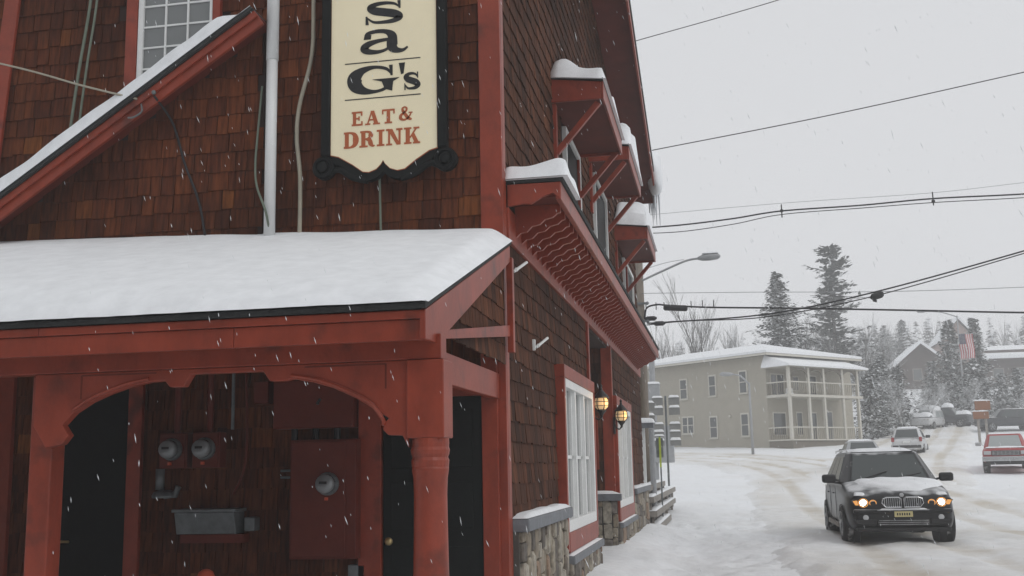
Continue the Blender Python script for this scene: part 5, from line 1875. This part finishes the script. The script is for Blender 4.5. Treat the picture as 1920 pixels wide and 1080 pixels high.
# brown roadside sign
t = thing('brown_sign', 'stepped brown wooden sign boards on two posts by the red pickup', 'sign', (16.5, 75, 2.6))
mat('sign_brown', (.22, .085, .03), .7, .12)
zg = T(16.5, 75) - .2
for x in (16.35, 16.83):
    B('post', 'weathered', t, x - .07, x + .07, 74.98, 75.12, zg, 5.2)
for x0, x1, z0, z1 in ((16.2, 17.15, 4.72, 5.3), (16.05, 17.0, 4.15, 4.62)):
    o = B('sign_board', 'sign_brown', t, x0, x1, 74.88, 74.96, z0, z1, bevel=.01)
    snow_mound(x0 - .1, x1 + .05, 74.85, 75.0, z1 + .002, .08, z0, 10, 5, .3, .4, 0).build('snow_cap', 'snow', o, smooth=True)
# ---------------------------------------------------------------- trees
mat('bark', (.06, .05, .042), .9, .3, 6, .4, 30, snow=.85, snowlo=.15)
mat('twig', (.075, .068, .062), .9, .2, 4, 0, snow=.9, snowlo=.1)
mat('needles', (.018, .026, .018), .85, .3, 1.5, 0, snow=.8, snowlo=.36)
mat('needles_snowy', (.028, .038, .028), .85, .3, 1.5, 0, snow=.95, snowlo=.27)


def conifer(label, x, y, ztop, r, seed, m='needles', n=46, pine=False, z0=None, group='conifers behind the street', droop=.35, low=.10):
    rr = random.Random(seed)
    zb = T(x, y) - .2 if z0 is None else z0
    h = ztop - zb
    t = thing('pine_tree' if pine else 'spruce_tree', label, 'tree', (x, y, zb), group)
    lean = rr.uniform(-.02, .02) * h
    MB().tube([(x, y, zb), (x + lean * .5, y, zb + h * .5), (x + lean, y, ztop)], [.018 * h, .011 * h, .01], 7).build('trunk', 'bark', t, smooth=True)
    c = MB()
    for lv in range(n):
        f = low + (1 - low) * (lv / n) ** (.95)
        z = zb + h * f
        if pine:
            R0 = r * (1 - f) ** .45 * (0.35 + 1.35 * abs(nz(lv * .62, seed * 1.7))) * (1.0 if f > .3 else .6) + .5
            nb_ = rr.randint(3, 5)
        else:
            R0 = r * ((1 - f) ** .85) * (.75 + .5 * rr.random()) + .12
            nb_ = rr.randint(9, 13)
        for b in range(nb_):
            a = rr.random() * 6.283
            L = R0 * rr.uniform(.55, 1.1)
            if L < .15:
                continue
            up = rr.uniform(-.05, .22) if pine else -droop * rr.uniform(.5, 1.2)
            steps = max(3, int(L / (.30 if not pine else .40)))
            for s in range(steps):
                q = (s + .6) / steps
                px = x + lean * f + math.cos(a) * L * q
                py = y + math.sin(a) * L * q
                pz = z + L * (up * q + (.28 * q * q if not pine else .10 * q * q))
                w_ = (.66 if pine else .46) * (1.15 - .55 * q) * rr.uniform(.7, 1.3) * (1 if h > 9 else .7)
                for k in range(3 if pine else 2):
                    d1 = Vector((math.cos(a + rr.uniform(-.9, .9)), math.sin(a + rr.uniform(-.9, .9)), rr.uniform(-.55, .25) if not pine else rr.uniform(-.2, .5))).normalized()
                    d2 = d1.cross(Vector((rr.uniform(-.4, .4), rr.uniform(-.4, .4), 1))).normalized()
                    p = Vector((px + rr.uniform(-.15, .15), py + rr.uniform(-.15, .15), pz + rr.uniform(-.12, .12)))
                    c.add([p - d2 * w_ * .32, p + d1 * w_ * .6 - d2 * w_ * .12, p + d1 * w_ + d2 * .02, p + d1 * w_ * .5 + d2 * w_ * .4, p + d2 * w_ * .22], [(0, 1, 2, 3, 4)])
    c.build('crown', m, t)
    return t


def bare_tree(label, x, y, ztop, seed, spread=.32, m='twig', group='bare trees', name='bare_tree', z0=None, depth=5, r0=None, stems=1, cap=900):
    rr = random.Random(seed)
    zb = T(x, y) - .2 if z0 is None else z0
    h = ztop - zb
    t = thing(name, label, 'tree', (x, y, zb), group)
    tr, cr = MB(), MB()
    cnt = [0]

    def grow(p, d, L, r, k):
        if cnt[0] > cap:
            return
        cnt[0] += 1
        pts = [p]
        q = p
        dd = d.copy()
        for i in range(3):
            dd = (dd + Vector((rr.uniform(-.16, .16), rr.uniform(-.16, .16), rr.uniform(-.04, .12)))).normalized()
            q = q + dd * (L / 3)
            pts.append(q)
        (tr if k == 0 else cr).tube(pts, [r, r * .86, r * .72, r * .58], 5 if k < 2 else 3, False)
        if k >= depth:
            return
        nch = rr.randint(2, 3) if k > 0 else rr.randint(3, 5)
        for c_ in range(nch):
            a = rr.random() * 6.283
            sp = spread * rr.uniform(.6, 1.5) * (1 + .12 * k)
            nd = (dd + Vector((math.cos(a) * sp, math.sin(a) * sp, rr.uniform(0, .2)))).normalized()
            st0 = pts[rr.randint(1, 3)]
            grow(st0, nd, L * rr.uniform(.58, .86), r * .58, k + 1)
        grow(pts[-1], dd, L * .72, r * .6, k + 1)
    r0 = r0 or h * .012
    for s in range(stems):
        d0 = Vector((rr.uniform(-.1, .1) * stems, rr.uniform(-.1, .1) * stems, 1)).normalized()
        grow(Vector((x + rr.uniform(-.1, .1) * (stems - 1) * 2, y, zb)), d0, h * .33, r0, 0)
    tr.build('trunk', 'bark' if stems == 1 else m, t, smooth=True)
    cr.build('crown', m, t)
    return t


conifer('slim pointed spruce rising behind the beige building roof', 5.6, 100, 18.8, 5.8, 11, 'needles', 60)
conifer('tall ragged pine towering behind the veranda', 11.9, 115, 23.8, 5.4, 12, 'needles', 70, True, low=.22)
conifer('snowy pointed spruce left of the flag', 22.9, 114, 15.5, 4.0, 13, 'needles_snowy', 44)
conifer('narrow snowy spruce right of the flag', 25.5, 114.5, 15.7, 2.6, 14, 'needles_snowy', 40)
conifer('low snowy spruce behind the parked van', 20.4, 112, 11.2, 3.0, 15, 'needles_snowy', 34)
conifer('bushy snow laden fir beside the veranda', 13.0, 96, 9.8, 3.0, 16, 'needles_snowy', 34)
conifer('snow laden fir behind the silver car', 15.2, 99, 9.8, 3.0, 17, 'needles_snowy', 34)
conifer('rounded blue green fir beside the brown sign', 27.4, 114, 9.9, 3.6, 18, 'needles_snowy', 34)
conifer('tall dim fir at the far right skyline', 51.5, 170, 25.5, 7., 19, 'needles', 44)
conifer('dim pointed fir on the skyline left of the flag', 30.5, 190, 25., 5, 20, 'needles', 40)
conifer('dim broad fir on the skyline above the brown house', 27.5, 188, 24.0, 5.2, 21, 'needles', 40)
conifer('dim fir on the skyline over the snowy shrubs', 22.8, 180, 22.0, 4.6, 22, 'needles', 40)
conifer('small dim fir half hidden by the tall pine', 15.6, 150, 17.5, 4, 23, 'needles', 34)
conifer('dim fir low behind the slim spruce', 9.3, 150, 19., 4, 24, 'needles', 34)
conifer('snow loaded fir at the very foot of the veranda', 11.6, 90, 8.4, 2.6, 41, 'needles_snowy', 34)
conifer('snow loaded fir in the gap right of the veranda', 14.3, 102, 11.0, 3.2, 42, 'needles_snowy', 36)
conifer('stout snow loaded fir straight below the flag', 23.0, 109, 9.4, 3.4, 44, 'needles_snowy', 36)
conifer('snow loaded fir between long house and brown sign', 29.6, 117, 10.6, 3.4, 45, 'needles_snowy', 36)
bare_tree('tallest bare tree behind the beige building, thin upright branches', -1.5, 105, 18.6, 31, .17, cap=700)
bare_tree('bare tree at the left end of the beige roof', -4.6, 104, 15.2, 32, .2, cap=600)
bare_tree('bare tree just left of the tallest bare one', -3.0, 108, 17.2, 33, .17, cap=600)
bare_tree('bare tree just right of the tallest bare one', .4, 107, 16.6, 34, .18, cap=600)
bare_tree('slender bare tree left of the slim spruce', 3.2, 120, 16.5, 35, .2, cap=600)
bare_tree('bare tree between slim spruce and tall pine', 8.2, 112, 16.6, 36, .18, cap=600)
bare_tree('slight bare tree close left of the tall pine', 9.6, 118, 17.2, 37, .18, cap=600)
bare_tree('bare tree right of the tall pine above the veranda roof', 14.6, 112, 17.5, 38, .2, cap=600)
bare_tree('bare tree over the snowy shrubs', 17.3, 118, 15.0, 39, .36, cap=600)
mat('twig_snowy', (.10, .095, .09), .9, .2, 4, 0, snow=.97, snowlo=-.12)
for i, (x, y, zt, lab) in enumerate(((11.8, 92, 8.6, 'snow crusted shrub hard against the veranda end'), (14.1, 93, 8.2, 'snow crusted shrub in the middle of the thicket'), (16.2, 98, 8.6, 'snow crusted shrub at the thicket right end'),
                                     (17.9, 103, 7.4, 'snow crusted shrub below the brown gabled house'), (18.8, 106, 7.4, 'snow crusted shrub just behind the snow buried van'), (21.2, 107, 9.0, 'snow crusted shrub under the pointed spruce'), (23.4, 107, 8.4, 'snow crusted shrub under the flag'),
                                     (28.6, 112, 8.8, 'snow crusted shrub at the right edge below the long house'))):
    bare_tree(lab, x, y, zt + .3, 60 + i, .62, 'twig_snowy', 'snow crusted shrubs', 'snowy_shrub', None, 7, .10, 4, 2600)
# far wood that reads as one mass
fwm = MB()
rr = random.Random(77)
for i in range(420):
    x = rr.uniform(-80, 130)
    y = rr.uniform(185, 290)
    zb = T(x, y)
    h = rr.uniform(6, 11)
    if rr.random() < .4:
        for k in range(16):
            f = k / 16
            R0 = 2.0 * (1 - f) + .2
            for b in range(5):
                a = rr.random() * 6.28
                p = Vector((x, y, zb + h * (.15 + .85 * f)))
                q = p + Vector((math.cos(a) * R0, math.sin(a) * R0, -.5))
                s = Vector((-math.sin(a), math.cos(a), 0)) * .5
                fwm.add([p, q - s, q + s], [(0, 1, 2)])
    else:
        for b in range(16):
            a = rr.random() * 6.28
            p = Vector((x, y, zb + h * rr.uniform(0., .5)))
            q = p + Vector((math.cos(a) * rr.uniform(.2, 2.2), math.sin(a), h * rr.uniform(.3, .5)))
            s = Vector((.07, 0, 0))
            fwm.add([p - s, p + s, q + s * .2, q - s * .2], [(0, 1, 2, 3)])
fwm.build('far_wood', 'twig', kind='stuff', label='hazy wooded hillside behind the houses and trees', cat='wood')

# ---------------------------------------------------------------- falling snow and air
fs = MB()
rr = random.Random(99)
for i in range(3600):
    yy = 3.6 + 29 * rr.random() ** 1.3
    px = rr.uniform(-.62, .42)
    x = px * yy + rr.uniform(-.3, .3)
    z = 1.6 + rr.uniform(-.16, .52) * yy
    if z < .3 or (x < -1.6 and yy > 9.0) or (x < -1.5 and 6.2 < yy < 9.4 and z < 3.9):
        continue
    s = rr.uniform(.0007, .0015) * (1 + .08 * yy)
    d = Vector((.28 + rr.uniform(-.15, .15), rr.uniform(-.2, .2), -1)).normalized()
    Lq = s * rr.uniform(4., 12.)
    a = d.orthogonal().normalized() * s
    b = a.cross(d).normalized() * s
    p = Vector((x, yy, z))
    fs.add([p - d * Lq, p + a, p + b, p - a, p - b, p + d * Lq], [(0, 1, 2), (0, 2, 3), (0, 3, 4), (0, 4, 1), (5, 2, 1), (5, 3, 2), (5, 4, 3), (5, 1, 4)])
fs.build('falling_snow', 'snow', kind='stuff', label='snowflakes falling through the air over the street', cat='snow')

hz = MB().box(-310, 310, -62, 490, -2, 33).mesh('haze')
mz = bpy.data.materials.new('haze')
mz.use_nodes = True
nn = mz.node_tree.nodes
nn.clear()
ho = nn.new('ShaderNodeOutputMaterial')
pv = nn.new('ShaderNodeVolumePrincipled')
pv.inputs['Color'].default_value = (.985, .99, .995, 1)
pv.inputs['Density'].default_value = .0026
pv.inputs['Anisotropy'].default_value = .2
mz.node_tree.links.new(pv.outputs[0], ho.inputs['Volume'])
hz.materials.append(mz)
link(hz, 'haze', kind='stuff', label='pale snowy haze filling the air')
